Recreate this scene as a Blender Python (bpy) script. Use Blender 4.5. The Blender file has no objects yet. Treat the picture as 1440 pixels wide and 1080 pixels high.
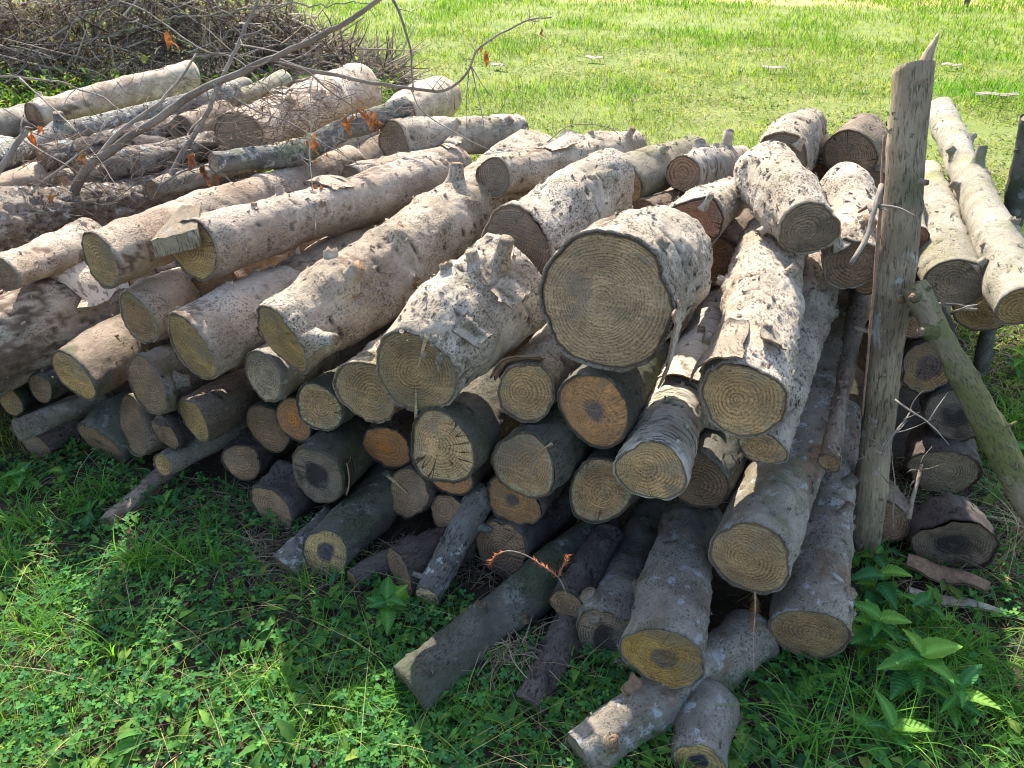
import bpy, math, random, json
import numpy as np
from mathutils import Vector, Matrix
S = bpy.context.scene
COL = S.collection
rng = np.random.default_rng(7)
random.seed(7)
# ---------------------------------------------------------------- camera, sky, sun, exposure
PITCH = 31.3; EYE = 1.6; FOC = 1070.0
cd = bpy.data.cameras.new('camera'); cam = bpy.data.objects.new('camera', cd); COL.objects.link(cam)
cam.location = (0, 0, EYE); cam.rotation_euler = (math.radians(90-PITCH), 0, 0)
cd.sensor_width = 36; cd.lens = 36*FOC/1440; cd.clip_start = .02; cd.clip_end = 1500
S.camera = cam
SUN_EL = 44; SUN_AZ = -12          # degrees; azimuth clockwise from +Y (the view direction)
w = bpy.data.worlds.new('World'); S.world = w; w.use_nodes = True
wn = w.node_tree; bg = wn.nodes['Background']
sky = wn.nodes.new('ShaderNodeTexSky'); sky.sky_type = 'NISHITA'; sky.sun_disc = False; sky.dust_density = 1.6
sky.sun_elevation = math.radians(SUN_EL); sky.sun_rotation = math.radians(SUN_AZ)
wn.links.new(sky.outputs[0], bg.inputs[0]); bg.inputs[1].default_value = .15
sl = bpy.data.lights.new('sun', 'SUN'); sl.energy = 4.1; sl.angle = math.radians(.55); sl.color = (1, .94, .84)
so = bpy.data.objects.new('sun', sl); COL.objects.link(so)
a, e = math.radians(SUN_AZ), math.radians(SUN_EL)
sd = Vector((math.sin(a)*math.cos(e), math.cos(a)*math.cos(e), math.sin(e)))
so.rotation_euler = sd.to_track_quat('Z', 'Y').to_euler(); so.location = sd*20
S.view_settings.view_transform = 'Standard'; S.view_settings.look = 'None'
S.view_settings.exposure = 1.5; S.view_settings.gamma = 1; S.view_settings.use_curve_mapping = False
S.cycles.max_bounces = 6; S.cycles.filter_width = 1.05; S.cycles.transparent_max_bounces = 4
# ---------------------------------------------------------------- helpers
cp, sp = math.cos(math.radians(PITCH)), math.sin(math.radians(PITCH))
def at(x, y, t):
    "survey helper: a photograph pixel and a depth in metres give a point of the place"
    u = (x-720)/FOC; v = (y-540)/FOC
    return Vector((u*t, (cp-v*sp)*t, EYE-(sp+v*cp)*t))
def gnd(x, y, z=0.):
    v = (y-540)/FOC
    return at(x, y, (EYE-z)/(sp+v*cp))
def hsh(i, j, k, s):
    n = (i*374761393 + j*668265263 + k*1274126177 + s*974634777) & 0xffffffff
    n = ((n ^ (n >> 13))*1274126177) & 0xffffffff
    return ((n ^ (n >> 16)) & 0xffff)/65535.*2-1
def vnoise(p, s=0):
    f = np.floor(p).astype(np.int64); t = p-f; t = t*t*(3-2*t)
    i, j, k = f[..., 0], f[..., 1], f[..., 2]; x, y, z = t[..., 0], t[..., 1], t[..., 2]
    r = 0
    for a in (0, 1):
        for b in (0, 1):
            for c in (0, 1):
                r = r + hsh(i+a, j+b, k+c, s)*(x if a else 1-x)*(y if b else 1-y)*(z if c else 1-z)
    return r
def fbm(p, sc, o=3, s=0):
    r = 0; a = 1; t = 0
    for q in range(o):
        r = r+a*vnoise(p*sc, s+q*17); t += a; a *= .5; sc *= 2.03
    return r/t
def mk(name, V, F, mats=(), parent=None, attrs=None, smooth=True, mi=None, loc=None):
    "numpy vertices + list of equal-size face arrays -> ONE mesh object"
    me = bpy.data.meshes.new(name)
    V = np.asarray(V, np.float32).reshape(-1, 3)
    F = [np.asarray(f, np.int32) for f in F if len(f)]
    me.vertices.add(len(V)); me.vertices.foreach_set('co', V.ravel())
    nl = sum(f.size for f in F); npg = sum(len(f) for f in F)
    me.loops.add(nl); me.loops.foreach_set('vertex_index', np.concatenate([f.ravel() for f in F]))
    me.polygons.add(npg)
    st = []; o = 0
    for f in F:
        st.append(o+np.arange(len(f))*f.shape[1]); o += f.size
    me.polygons.foreach_set('loop_start', np.concatenate(st).astype(np.int32))
    if mi is not None: me.polygons.foreach_set('material_index', np.asarray(mi, np.int32))
    me.update(calc_edges=True); me.validate()
    me.polygons.foreach_set('use_smooth', np.full(len(me.polygons), smooth))
    for k, (ty, arr) in (attrs or {}).items():
        at_ = me.attributes.new(k, ty, 'POINT'); arr = np.asarray(arr, np.float32)
        at_.data.foreach_set('value' if ty == 'FLOAT' else ('color' if ty == 'FLOAT_COLOR' else 'vector'), arr.ravel())
    for m in mats: me.materials.append(m)
    o = bpy.data.objects.new(name, me); COL.objects.link(o)
    if parent: o.parent = parent
    if loc is not None: o.location = loc
    return o
def tag(o, label=None, cat=None, group=None, kind=None):
    for k, v in (('label', label), ('category', cat), ('group', group), ('kind', kind)):
        if v: o[k] = v
    return o
def empty(name, loc, label, cat, group=None):
    o = bpy.data.objects.new(name, None); COL.objects.link(o); o.location = loc; o.empty_display_size = .05
    return tag(o, label, cat, group)
# ---------------------------------------------------------------- materials
class NT:
    def __init__(s, name):
        s.m = bpy.data.materials.new(name); s.m.use_nodes = True; s.t = s.m.node_tree
        s.b = s.t.nodes['Principled BSDF']; s.out = s.t.nodes['Material Output']
        s.b.inputs['Specular IOR Level'].default_value = .25
    def n(s, ty, **k):
        x = s.t.nodes.new(ty)
        for a, v in k.items(): setattr(x, a, v)
        return x
    def l(s, a, b): s.t.links.new(a, b)
    def put(s, v, sock):
        if hasattr(v, 'links'): s.l(v, sock)
        else: sock.default_value = (tuple(v)+(1,))[:4] if isinstance(v, (tuple, list)) and len(sock.default_value) == 4 else v
    def attr(s, name, out='Vector'): return s.n('ShaderNodeAttribute', attribute_name=name).outputs[out]
    def noise(s, vec, sc, det=3, rough=.55, out=0):
        x = s.n('ShaderNodeTexNoise'); x.inputs['Scale'].default_value = sc; x.inputs['Detail'].default_value = det
        x.inputs['Roughness'].default_value = rough
        if vec is not None: s.l(vec, x.inputs['Vector'])
        return x.outputs[out]
    def vor(s, vec, sc, out='Distance'):
        x = s.n('ShaderNodeTexVoronoi'); x.inputs['Scale'].default_value = sc; s.l(vec, x.inputs['Vector']); return x.outputs[out]
    def ramp(s, f, a, b, inv=False):
        x = s.n('ShaderNodeMapRange', clamp=True); s.l(f, x.inputs[0]); x.interpolation_type = 'SMOOTHSTEP'
        x.inputs[1].default_value = a; x.inputs[2].default_value = b
        x.inputs[3].default_value = 1. if inv else 0.; x.inputs[4].default_value = 0. if inv else 1.
        return x.outputs[0]
    def mix(s, f, a, b, mode='MIX'):
        x = s.n('ShaderNodeMix', data_type='RGBA', blend_type=mode)
        s.put(f, x.inputs[0]); s.put(a, x.inputs[6]); s.put(b, x.inputs[7]); return x.outputs[2]
    def math(s, op, a, b=0., c=0.):
        x = s.n('ShaderNodeMath', operation=op); s.put(a, x.inputs[0]); s.put(b, x.inputs[1]); s.put(c, x.inputs[2]); return x.outputs[0]
    def vm(s, op, a, b):
        x = s.n('ShaderNodeVectorMath', operation=op); s.put(a, x.inputs[0]); s.put(b, x.inputs[1]); return x.outputs[0]
    def bump(s, h, d, st=1.):
        x = s.n('ShaderNodeBump'); x.inputs['Distance'].default_value = d; x.inputs['Strength'].default_value = st
        s.l(h, x.inputs['Height']); s.l(x.outputs[0], s.b.inputs['Normal'])
    def fin(s, col, rough=.85):
        s.put(col, s.b.inputs['Base Color']); s.put(rough, s.b.inputs['Roughness']); return s.m
def bark(name, c1, c2, fleck, amt=.5, stretch=(1, 1, 1), fs=95, bd=.004, patch=None, pamt=.5, psc=22, moss=None, mamt=.5):
    t = NT(name); v = t.attr('bc')
    oi = t.n('ShaderNodeObjectInfo').outputs['Random']
    v = t.vm('ADD', v, (0, 0, 0)); vs = t.vm('MULTIPLY', v, stretch)
    x = t.n('ShaderNodeCombineXYZ'); t.l(t.math('MULTIPLY', oi, 37.), x.inputs[0]); t.l(t.math('MULTIPLY', oi, 91.), x.inputs[2])
    vo = t.vm('ADD', v, x.outputs[0]); vs = t.vm('ADD', vs, x.outputs[0])
    c = t.mix(t.ramp(t.noise(vo, 7, 4), .36, .64), c1, c2)
    c = t.mix(t.ramp(t.noise(vs, 38, 5, .65), .35, .68), c, t.mix(.55, c, (1.5, 1.45, 1.4), 'MULTIPLY'))
    if patch:
        pf = t.math('MULTIPLY', t.ramp(t.noise(vo, psc, 5, .6), .56, .62), t.ramp(t.noise(vo, 5, 2), .5-pamt*.3, .62-pamt*.2))
        c = t.mix(pf, c, patch)
    if moss:
        c = t.mix(t.math('MULTIPLY', t.ramp(t.noise(vo, 6, 5, .6), .6-mamt*.35, .75-mamt*.25), .8), c, moss)
    f1 = t.ramp(t.noise(vs, fs, 3, .7), .51, .62); f2 = t.ramp(t.noise(vs, fs*.3, 5, .75), .575, .64)
    f1 = t.math('MULTIPLY', f1, t.math('MULTIPLY_ADD', t.ramp(t.noise(vo, 8, 4, .7), .38, .6), .8, .2))
    f = t.math('MAXIMUM', t.math('MULTIPLY', f1, amt), t.math('MULTIPLY', f2, amt*(.95 if 'furrow' in name else .28)))
    c = t.mix(f, c, fleck)
    ic = t.mix(t.ramp(t.noise(vs, 40, 5, .7), .35, .65), (.30, .205, .14), (.15, .105, .075))
    c = t.mix(t.attr('pl', 'Fac'), c, ic)
    c = t.mix(t.attr('crk', 'Fac'), c, (.045, .031, .022))
    k = t.math('MULTIPLY_ADD', oi, .36, .82)
    cc = t.n('ShaderNodeCombineColor'); [t.l(k, cc.inputs[i]) for i in range(3)]
    c = t.mix(1., c, cc.outputs[0], 'MULTIPLY')
    c = t.mix(t.math('MULTIPLY', t.ramp(t.math('FRACT', t.math('MULTIPLY', oi, 7.3)), .3, 1.), .35), c, t.mix(1., c, (.86, .74, .60), 'MULTIPLY'))
    h = t.math('ADD', t.noise(vs, fs*.6, 6, .72), t.math('MULTIPLY', t.noise(vs, fs*3.2, 4, .7), .35))
    h = t.math('SUBTRACT', h, t.math('MULTIPLY', f, .25))
    t.bump(h, bd*1.5, 1.)
    return t.fin(c, .9)
B = {
 'pale': bark('bark_pale', (.60, .51, .395), (.41, .335, .245), (.10, .075, .055), .9, (1, 1, .75), 190, .007, moss=(.2, .19, .09), mamt=.05),
 'pink': bark('bark_pink', (.59, .49, .38), (.42, .32, .235), (.12, .085, .062), .8, (1, 1, .7), 190, .006),
 'grey': bark('bark_grey', (.31, .275, .225), (.205, .175, .135), (.05, .045, .04), .75, (1, 1, .8), 200, .004, patch=(.42, .43, .41), pamt=.3, moss=(.14, .14, .06), mamt=.25),
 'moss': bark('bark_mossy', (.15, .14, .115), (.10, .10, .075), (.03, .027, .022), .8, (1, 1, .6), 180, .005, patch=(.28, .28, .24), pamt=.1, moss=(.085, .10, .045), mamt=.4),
 'olive': bark('bark_olive', (.27, .215, .14), (.18, .145, .09), (.045, .04, .025), .6, (1.2, 1.2, .45), 150, .005, patch=(.33, .31, .25), pamt=.2, moss=(.14, .155, .04), mamt=.5),
 'rough': bark('bark_furrowed', (.30, .25, .20), (.18, .145, .115), (.06, .047, .038), .8, (1.2, 1.2, .5), 75, .012, patch=(.46, .48, .45), pamt=.75, psc=30),
 'lichen': bark('bark_lichened', (.21, .195, .17), (.13, .12, .105), (.03, .027, .022), .8, (1, 1, .6), 90, .006, patch=(.46, .46, .41), pamt=.9, psc=28, moss=(.18, .2, .09), mamt=.2),
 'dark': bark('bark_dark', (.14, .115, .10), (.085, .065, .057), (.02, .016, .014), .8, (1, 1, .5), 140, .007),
 'brown': bark('bark_brown', (.30, .235, .175), (.19, .145, .105), (.045, .033, .025), .8, (1, 1, .5), 170, .005, moss=(.11, .11, .05), mamt=.2),
 'peel': bark('wood_peeled', (.55, .42, .29), (.40, .26, .18), (.13, .07, .045), .5, (1.5, 1.5, .12), 50, .003, patch=(.30, .26, .22), pamt=.7, psc=14),
 'white': bark('bark_whitish', (.40, .36, .28), (.29, .26, .185), (.09, .08, .06), .7, (1, 1, 1.4), 170, .004, moss=(.26, .27, .10), mamt=.25),
 'ringed': bark('bark_ringed', (.52, .47, .39), (.34, .29, .23), (.06, .045, .035), .85, (.5, .5, 3.0), 40, .006, moss=(.16, .17, .07), mamt=.2),
 'post': bark('post_wood', (.36, .285, .19), (.245, .19, .125), (.07, .055, .04), .8, (1.3, 1.3, .2), 130, .005, patch=(.42, .40, .34), pamt=.1, moss=(.16, .155, .07), mamt=.15),
 'dead': bark('branch_bark', (.27, .235, .19), (.18, .15, .12), (.05, .04, .03), .5, (1, 1, .3), 150, .002),
}
def cut(name, c1, c2, heart=None, hr=.4, rim=(.19, .125, .07), rimw=.95, stain=(.15, .14, .08), samt=.5, ring=.0075, lich=0., rc=.75):
    t = NT(name); v = t.attr('bc'); ru = t.attr('ru', 'Fac')
    oi = t.n('ShaderNodeObjectInfo').outputs['Random']
    x = t.n('ShaderNodeCombineXYZ'); t.l(t.math('MULTIPLY', oi, 53.), x.inputs[2]); vo = t.vm('ADD', v, x.outputs[0])
    ln = t.n('ShaderNodeVectorMath', operation='LENGTH'); t.l(v, ln.inputs[0]); r = ln.outputs['Value']
    w_ = t.math('MULTIPLY_ADD', t.noise(vo, 9, 3), .022, r)
    w_ = t.math('MULTIPLY_ADD', t.noise(vo, 70, 2), .0015, w_)
    # uneven ring widths: warp the radius slightly before the sine
    w2 = t.math('ADD', w_, t.math('MULTIPLY', t.math('SINE', t.math('MULTIPLY', w_, 75.)), .0035))
    s1 = t.math('SINE', t.math('MULTIPLY', w2, 2*math.pi/ring))
    s2 = t.math('POWER', t.math('MULTIPLY_ADD', s1, .5, .5), 2.2)
    brk = t.ramp(t.noise(vo, 17, 5, .75), .38, .62)
    rf = t.math('MULTIPLY', t.math('MULTIPLY', s2, rc), t.math('MULTIPLY_ADD', brk, .85, .12))
    c = t.mix(t.ramp(t.noise(vo, 14, 4, .6), .35, .65), c1, c2)
    if heart is not None:
        hf = t.ramp(t.math('MULTIPLY_ADD', t.noise(vo, 16, 4), .45, ru), hr+.12, hr+.32, True)
        c = t.mix(hf, c, heart)
    c = t.mix(t.math('MULTIPLY', t.ramp(t.noise(vo, 11, 5, .65), .5, .66), samt), c, stain)
    c = t.mix(rf, c, t.mix(1., c, (.30, .25, .20), 'MULTIPLY'))
    c = t.mix(1., c, (1.30, 1.29, 1.26), 'MULTIPLY')
    c = t.mix(t.math('MULTIPLY', t.ramp(t.noise(vo, 200, 4, .8), .50, .62), .7), c, (.06, .045, .03))
    if lich:
        lf = t.math('MULTIPLY', t.ramp(ru, .66, .9), t.ramp(t.noise(vo, 110, 3, .7), .47, .58))
        c = t.mix(t.math('MULTIPLY', lf, lich), c, (.34, .35, .22))
    # radial checks
    nz = t.n('ShaderNodeVectorMath', operation='NORMALIZE'); t.l(v, nz.inputs[0])
    y = t.n('ShaderNodeCombineXYZ'); t.l(t.math('MULTIPLY_ADD', r, 1.2, t.math('MULTIPLY', oi, 71.)), y.inputs[2])
    vr = t.vm('ADD', nz.outputs[0], y.outputs[0])
    d = t.math('ABSOLUTE', t.math('SUBTRACT', t.noise(vr, 3.2, 1, .5), .5))
    ck = t.math('MULTIPLY', t.ramp(d, .003, .013, True), t.ramp(t.noise(vo, 7, 2), .46, .56))
    ck = t.math('MULTIPLY', ck, t.ramp(t.math('FRACT', t.math('MULTIPLY', oi, 5.7)), .3, .9))
    vv = t.math('MULTIPLY_ADD', t.math('FRACT', t.math('MULTIPLY', oi, 11.3)), .5, .75)
    cv = t.n('ShaderNodeCombineColor'); t.l(vv, cv.inputs[0]); t.l(t.math('MULTIPLY_ADD', vv, .9, .08), cv.inputs[1]); t.l(t.math('MULTIPLY_ADD', vv, .75, .2), cv.inputs[2]); c = t.mix(1., c, cv.outputs[0], 'MULTIPLY')
    c = t.mix(t.math('MULTIPLY', t.ramp(t.noise(vo, 5, 4, .7), .5, .62), .5), c, (.20, .17, .13))
    c = t.mix(t.math('MULTIPLY', ck, .85), c, (.02, .015, .01))
    # rays and saw scratches
    sv = t.vm('MULTIPLY', vo, (14, 190, 1)); sc = t.noise(sv, 1., 3)
    c = t.mix(t.math('MULTIPLY', t.ramp(sc, .5, .66), .45), c, t.mix(1., c, (1.7, 1.6, 1.45), 'MULTIPLY'))
    c = t.mix(t.ramp(ru, rimw-.015, rimw+.012), c, rim)
    h = t.math('SUBTRACT', t.math('MULTIPLY', s2, -.35), t.math('MULTIPLY', ck, 2.))
    h = t.math('ADD', h, t.math('MULTIPLY', t.noise(vo, 260, 4, .7), 1.2)); h = t.math('ADD', h, t.math('MULTIPLY', sc, .6))
    t.bump(h, .0045, 1.)
    return t.fin(c, .85)
CU = {
 'olive': cut('cut_olive', (.44, .275, .135), (.31, .195, .10), stain=(.20, .145, .08), lich=.55),
 'big': cut('cut_grey_olive', (.47, .315, .18), (.34, .23, .13), stain=(.27, .20, .12), samt=.6, rim=(.13, .085, .05), rimw=.965, ring=.0065, rc=.6),
 'lichen': cut('cut_lichen_rim', (.40, .235, .12), (.29, .175, .09), lich=1., ring=.0065),
 'ochre': cut('cut_ochre', (.46, .285, .115), (.33, .205, .09), stain=(.22, .14, .07), lich=.3),
 'orange': cut('cut_orange', (.46, .20, .075), (.33, .155, .07), heart=(.54, .20, .05), hr=.3, stain=(.28, .16, .09), samt=.5, rc=.4, ring=.009),
 'orangeheart': cut('cut_orange_dark_heart', (.45, .23, .10), (.34, .175, .08), heart=(.13, .10, .09), hr=.27, rc=.4, stain=(.24, .14, .08)),
 'ring': cut('cut_strong_rings', (.42, .27, .16), (.34, .215, .13), ring=.0105, rc=.9, rim=(.13, .09, .06)),
 'brown': cut('cut_brown', (.30, .19, .115), (.21, .135, .085), stain=(.13, .09, .06)),
 'dark': cut('cut_decayed', (.14, .11, .085), (.23, .17, .13), heart=(.035, .03, .03), hr=.5, stain=(.06, .045, .035), samt=.8),
 'blueheart': cut('cut_blue_heart', (.44, .31, .14), (.34, .235, .11), heart=(.035, .037, .055), hr=.38, rim=(.2, .19, .15)),
 'purple': cut('cut_purple_heart', (.38, .24, .11), (.30, .185, .09), heart=(.16, .10, .095), hr=.5, rim=(.25, .2, .16)),
 'red': cut('cut_reddish', (.42, .21, .12), (.34, .175, .11), heart=(.44, .27, .17), hr=.3, rc=.2, stain=(.36, .13, .05), rim=(.09, .05, .04)),
 'grey': cut('cut_weathered_grey', (.32, .25, .18), (.23, .18, .13), stain=(.15, .12, .09), rc=.8),
 'pale': cut('cut_pale_fresh', (.58, .44, .27), (.50, .36, .21), rc=.3, stain=(.3, .24, .13), rim=(.3, .24, .16)),
 'yellow': cut('cut_yellow_moist', (.48, .295, .085), (.38, .22, .07), heart=(.15, .115, .085), hr=.32, rc=.5, stain=(.26, .15, .06), rim=(.3, .24, .15)),
}
def simple(name, c1, c2, sc=40, bd=.002, attr=None, rough=.8):
    t = NT(name); tc = t.n('ShaderNodeTexCoord').outputs['Object']
    c = t.mix(t.ramp(t.noise(tc, sc, 5, .65), .35, .65), c1, c2)
    t.bump(t.noise(tc, sc*3, 5, .7), bd, .8); return t.fin(c, rough)
M_inner = simple('inner_bark', (.30, .18, .11), (.18, .11, .07), 60, .003)
M_bast = simple('weathered_bast', (.42, .36, .28), (.24, .19, .145), 50, .003)
def leafmat(name, base, vary=.5, trans=.45, rough=.7):
    t = NT(name)
    ca = t.attr('col', 'Color')
    oi = t.n('ShaderNodeObjectInfo').outputs['Random']
    c = t.mix(1., ca, base, 'MULTIPLY')
    tc = t.n('ShaderNodeTexCoord').outputs['Object']
    c = t.mix(t.math('MULTIPLY', t.ramp(t.noise(tc, 55, 4), .4, .7), .3), c, t.mix(1., c, (1.6, 1.35, .8), 'MULTIPLY'))
    t.put(c, t.b.inputs['Base Color']); t.b.inputs['Roughness'].default_value = rough
    t.b.inputs['Specular IOR Level'].default_value = .06
    tr = t.n('ShaderNodeBsdfTranslucent'); t.l(t.mix(1., c, (1.5, 1.45, .55), 'MULTIPLY'), tr.inputs[0])
    ms = t.n('ShaderNodeMixShader'); ms.inputs[0].default_value = trans
    t.l(t.b.outputs[0], ms.inputs[1]); t.l(tr.outputs[0], ms.inputs[2]); t.l(ms.outputs[0], t.out.inputs[0])
    return t.m
M_grass = leafmat('grass_blades', (1, 1, 1), trans=.45)
def veined():
    m = leafmat('leaf_veined', (1, 1, 1), trans=.4, rough=.65); nt = m.node_tree
    b = nt.nodes['Principled BSDF']; tc = nt.nodes.new('ShaderNodeTexCoord'); sx = nt.nodes.new('ShaderNodeSeparateXYZ'); nt.links.new(tc.outputs['Object'], sx.inputs[0])
    ab = nt.nodes.new('ShaderNodeMath'); ab.operation = 'ABSOLUTE'; nt.links.new(sx.outputs[0], ab.inputs[0])
    ma = nt.nodes.new('ShaderNodeMath'); ma.operation = 'MULTIPLY_ADD'; nt.links.new(ab.outputs[0], ma.inputs[0]); ma.inputs[1].default_value = -.9; nt.links.new(sx.outputs[1], ma.inputs[2])
    m2 = nt.nodes.new('ShaderNodeMath'); m2.operation = 'MULTIPLY'; nt.links.new(ma.outputs[0], m2.inputs[0]); m2.inputs[1].default_value = 55
    si = nt.nodes.new('ShaderNodeMath'); si.operation = 'SINE'; nt.links.new(m2.outputs[0], si.inputs[0])
    bp = nt.nodes.new('ShaderNodeBump'); bp.inputs['Distance'].default_value = .0012; bp.inputs['Strength'].default_value = .8; nt.links.new(si.outputs[0], bp.inputs['Height']); nt.links.new(bp.outputs[0], b.inputs['Normal'])
    return m
M_veined = veined()
M_leaf = leafmat('leaf_green', (1, 1, 1), trans=.4, rough=.6)
M_dry = leafmat('dry_stalks', (1, 1, 1), trans=.2, rough=.7)
M_dryleaf = leafmat('dry_leaves', (1, 1, 1), trans=.25, rough=.7)
# ground
def ground_mat():
    t = NT('ground_soil'); g = t.n('ShaderNodeNewGeometry').outputs['Position']
    sx = t.n('ShaderNodeSeparateXYZ'); t.l(g, sx.inputs[0])
    c = t.mix(t.ramp(t.noise(g, 9, 6, .7), .35, .65), (.035, .026, .017), (.075, .055, .036))
    c = t.mix(t.math('MULTIPLY', t.ramp(t.noise(g, 70, 5, .7), .55, .7), .6), c, (.15, .115, .08))
    far = t.ramp(t.math('MULTIPLY_ADD', t.noise(g, .6, 3), 1.5, sx.outputs[1]), 3.6, 6.5)
    gc = t.mix(t.ramp(t.noise(g, 1.3, 5, .65), .35, .65), (.14, .19, .03), (.22, .25, .06))
    gc = t.mix(t.math('MULTIPLY', t.ramp(t.noise(g, 22, 5, .75), .5, .7), .6), gc, (.045, .07, .015))
    c = t.mix(far, c, gc)
    st = t.ramp(t.math('MULTIPLY_ADD', sx.outputs[0], .25, sx.outputs[1]), 19.5, 21.5)
    c = t.mix(st, c, (.42, .33, .13))
    t.bump(t.noise(g, 40, 6, .75), .02, .8); return t.fin(c, .95)
n = 120
gx = np.sign(np.linspace(-1, 1, n))*np.abs(np.linspace(-1, 1, n))**3.2*420
gy = np.sign(np.linspace(-1, 1, n))*np.abs(np.linspace(-1, 1, n))**3.2*420+2
def gh(x, y):
    p = np.stack([x, y, x*0], -1); return .012*fbm(p, 2.3, 3, 5)*(np.abs(y) < 60)
X, Y = np.meshgrid(gx, gy); V = np.stack([X, Y, gh(X, Y)], -1)
I = np.arange(n*n).reshape(n, n); Fq = np.stack([I[:-1, :-1], I[:-1, 1:], I[1:, 1:], I[1:, :-1]], -1).reshape(-1, 4)
tag(mk('ground', V, [Fq], [ground_mat()]), kind='structure', label='meadow ground running from the wood pile to the horizon')
# ---------------------------------------------------------------- swept wood
def spline(P, R, n):
    P = np.array(P, float); R = np.array(R, float)
    d = np.concatenate([[0], np.cumsum(np.linalg.norm(np.diff(P, axis=0), axis=1))]); L = d[-1]
    t = np.linspace(0, L, n)
    if len(P) == 2:
        q = P[0]+(P[1]-P[0])*(t/L)[:, None]
    else:
        m = np.gradient(P, d, axis=0); k = np.clip(np.searchsorted(d, t, 'right')-1, 0, len(P)-2)
        h = (d[k+1]-d[k])[:, None]; u = ((t-d[k])/(d[k+1]-d[k]))[:, None]
        q = (2*u**3-3*u**2+1)*P[k]+(u**3-2*u**2+u)*h*m[k]+(-2*u**3+3*u**2)*P[k+1]+(u**3-u**2)*h*m[k+1]
    return q, np.interp(t, d, R), t, L
def frames(q):
    T = np.gradient(q, axis=0); T /= np.linalg.norm(T, axis=1)[:, None]
    up = np.array([0, 0, 1.]);
    Xv = np.cross(np.broadcast_to(up, T.shape), T)
    bad = np.linalg.norm(Xv, axis=1) < .05
    Xv[bad] = np.cross(np.broadcast_to(np.array([0, 1., 0]), T.shape), T)[bad]
    Xv /= np.linalg.norm(Xv, axis=1)[:, None]
    return T, Xv, np.cross(T, Xv)
def tube(P, R, seg=8, n=None, rough=.08, seed=0, tip=False, wob=0.):
    P = np.array([list(p) for p in P], float)
    L0 = np.linalg.norm(np.diff(P, axis=0), axis=1).sum(); n = n or max(3, int(L0/.03))
    q, r, t, L = spline(P, R, n)
    if wob: q = q+wob*np.stack([fbm(np.stack([t, t*0+s_*9, t*0+seed], -1), 9, 3, s_) for s_ in range(3)], -1)*np.minimum(1, t/L*3)[:, None]
    T, Xv, Yv = frames(q); a = np.arange(seg)/seg*2*math.pi
    ca, sa = np.cos(a), np.sin(a)
    rr = r[:, None]*(1+rough*fbm(np.stack(np.broadcast_arrays(ca[None]*1.5, sa[None]*1.5, t[:, None]*12+seed), -1), 1., 3, seed))
    V = q[:, None]+rr[..., None]*(ca[None, :, None]*Xv[:, None]+sa[None, :, None]*Yv[:, None])
    bc = np.stack([rr*ca, rr*sa, np.broadcast_to(t[:, None], rr.shape)], -1)
    I = np.arange(n*seg).reshape(n, seg); J = np.roll(I, -1, 1)
    Fq = np.stack([I[:-1], J[:-1], J[1:], I[1:]], -1).reshape(-1, 4)
    V = V.reshape(-1, 3); bc = bc.reshape(-1, 3); k = len(V)
    V = np.concatenate([V, q[:1], q[-1:]]); bc = np.concatenate([bc, [[0, 0, 0]], [[0, 0, L]]])
    Ft = np.concatenate([np.stack([np.full(seg, k), np.roll(I[0], -1), I[0]], -1), np.stack([np.full(seg, k+1), I[-1], np.roll(I[-1], -1)], -1)])
    return V, Fq, Ft, bc
def tube_obj(name, P, R, mat, parent, org=(0, 0, 0), **k):
    V, Fq, Ft, bc = tube(P, R, **k)
    return mk(name, V-np.array(org), [Fq, Ft], [mat], parent, {'bc': ('FLOAT_VECTOR', bc), 'crk': ('FLOAT', np.zeros(len(V)))})
RELIEF = {'pale': (.010, .0042, 1.5), 'pink': (.008, .003, .9), 'grey': (.010, .003, .5), 'moss': (.008, .003, .3), 'rough': (.012, .010, .5),
 'lichen': (.010, .004, .3), 'dark': (.010, .006, .5), 'brown': (.008, .003, .3), 'peel': (.006, .003, .5), 'white': (.008, .0015, 1.), 'ringed': (.010, .004, .7), 'olive': (.010, .003, .2), 'post': (.006, .002, .3)}
def flake_mesh(rg, cnt, surf, L, mat, parent, size=(.005, .019), lift=.4, name='loose_bark'):
    "small lifted bark scales, joined: far too many to pick apart"
    V = []; Fq = []; bc = []
    g = np.linspace(-1, 1, 4)
    U, W = np.meshgrid(g, g); base = 0
    for i in range(cnt):
        s = rg.uniform(.01, .99); a = rg.uniform(-math.pi*.15, math.pi*1.15)
        c, rad, T, Xv, Yv = surf(s, a)
        nrm = math.cos(a)*Xv+math.sin(a)*Yv; tan = -math.sin(a)*Xv+math.cos(a)*Yv
        w = rg.uniform(*size)*rg.uniform(.5, 1); h = rg.uniform(*size)
        th = rg.uniform(-.6, .6)+(math.pi/2 if rg.random() < .4 else 0); d1 = math.cos(th)*tan+math.sin(th)*T; d2 = -math.sin(th)*tan+math.cos(th)*T
        jag = rg.uniform(.65, 1.15, (4, 4))
        lf = rg.uniform(.1, lift)*h; cur = rg.uniform(-.2, .5)*w
        P = c+rad*nrm+(U*jag*w*.5)[..., None]*d1+(W*jag*h*.5)[..., None]*d2+((W+1)**2*.25*lf+U*U*cur-.0008-w*w*.25*U*U/max(rad, .02))[..., None]*nrm
        V.append(P.reshape(-1, 3)); bc.append((np.stack([U*w, W*h, U*0+i*.3], -1)).reshape(-1, 3))
        I = base+np.arange(16).reshape(4, 4); Fq.append(np.stack([I[:-1, :-1], I[:-1, 1:], I[1:, 1:], I[1:, :-1]], -1).reshape(-1, 4)); base += 16
    if V:
        V = np.concatenate(V); o = mk(name, V, [np.concatenate(Fq)], [mat], parent, {'bc': ('FLOAT_VECTOR', np.concatenate(bc)), 'crk': ('FLOAT', np.zeros(len(V)))})
        o['kind'] = 'stuff'
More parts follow.
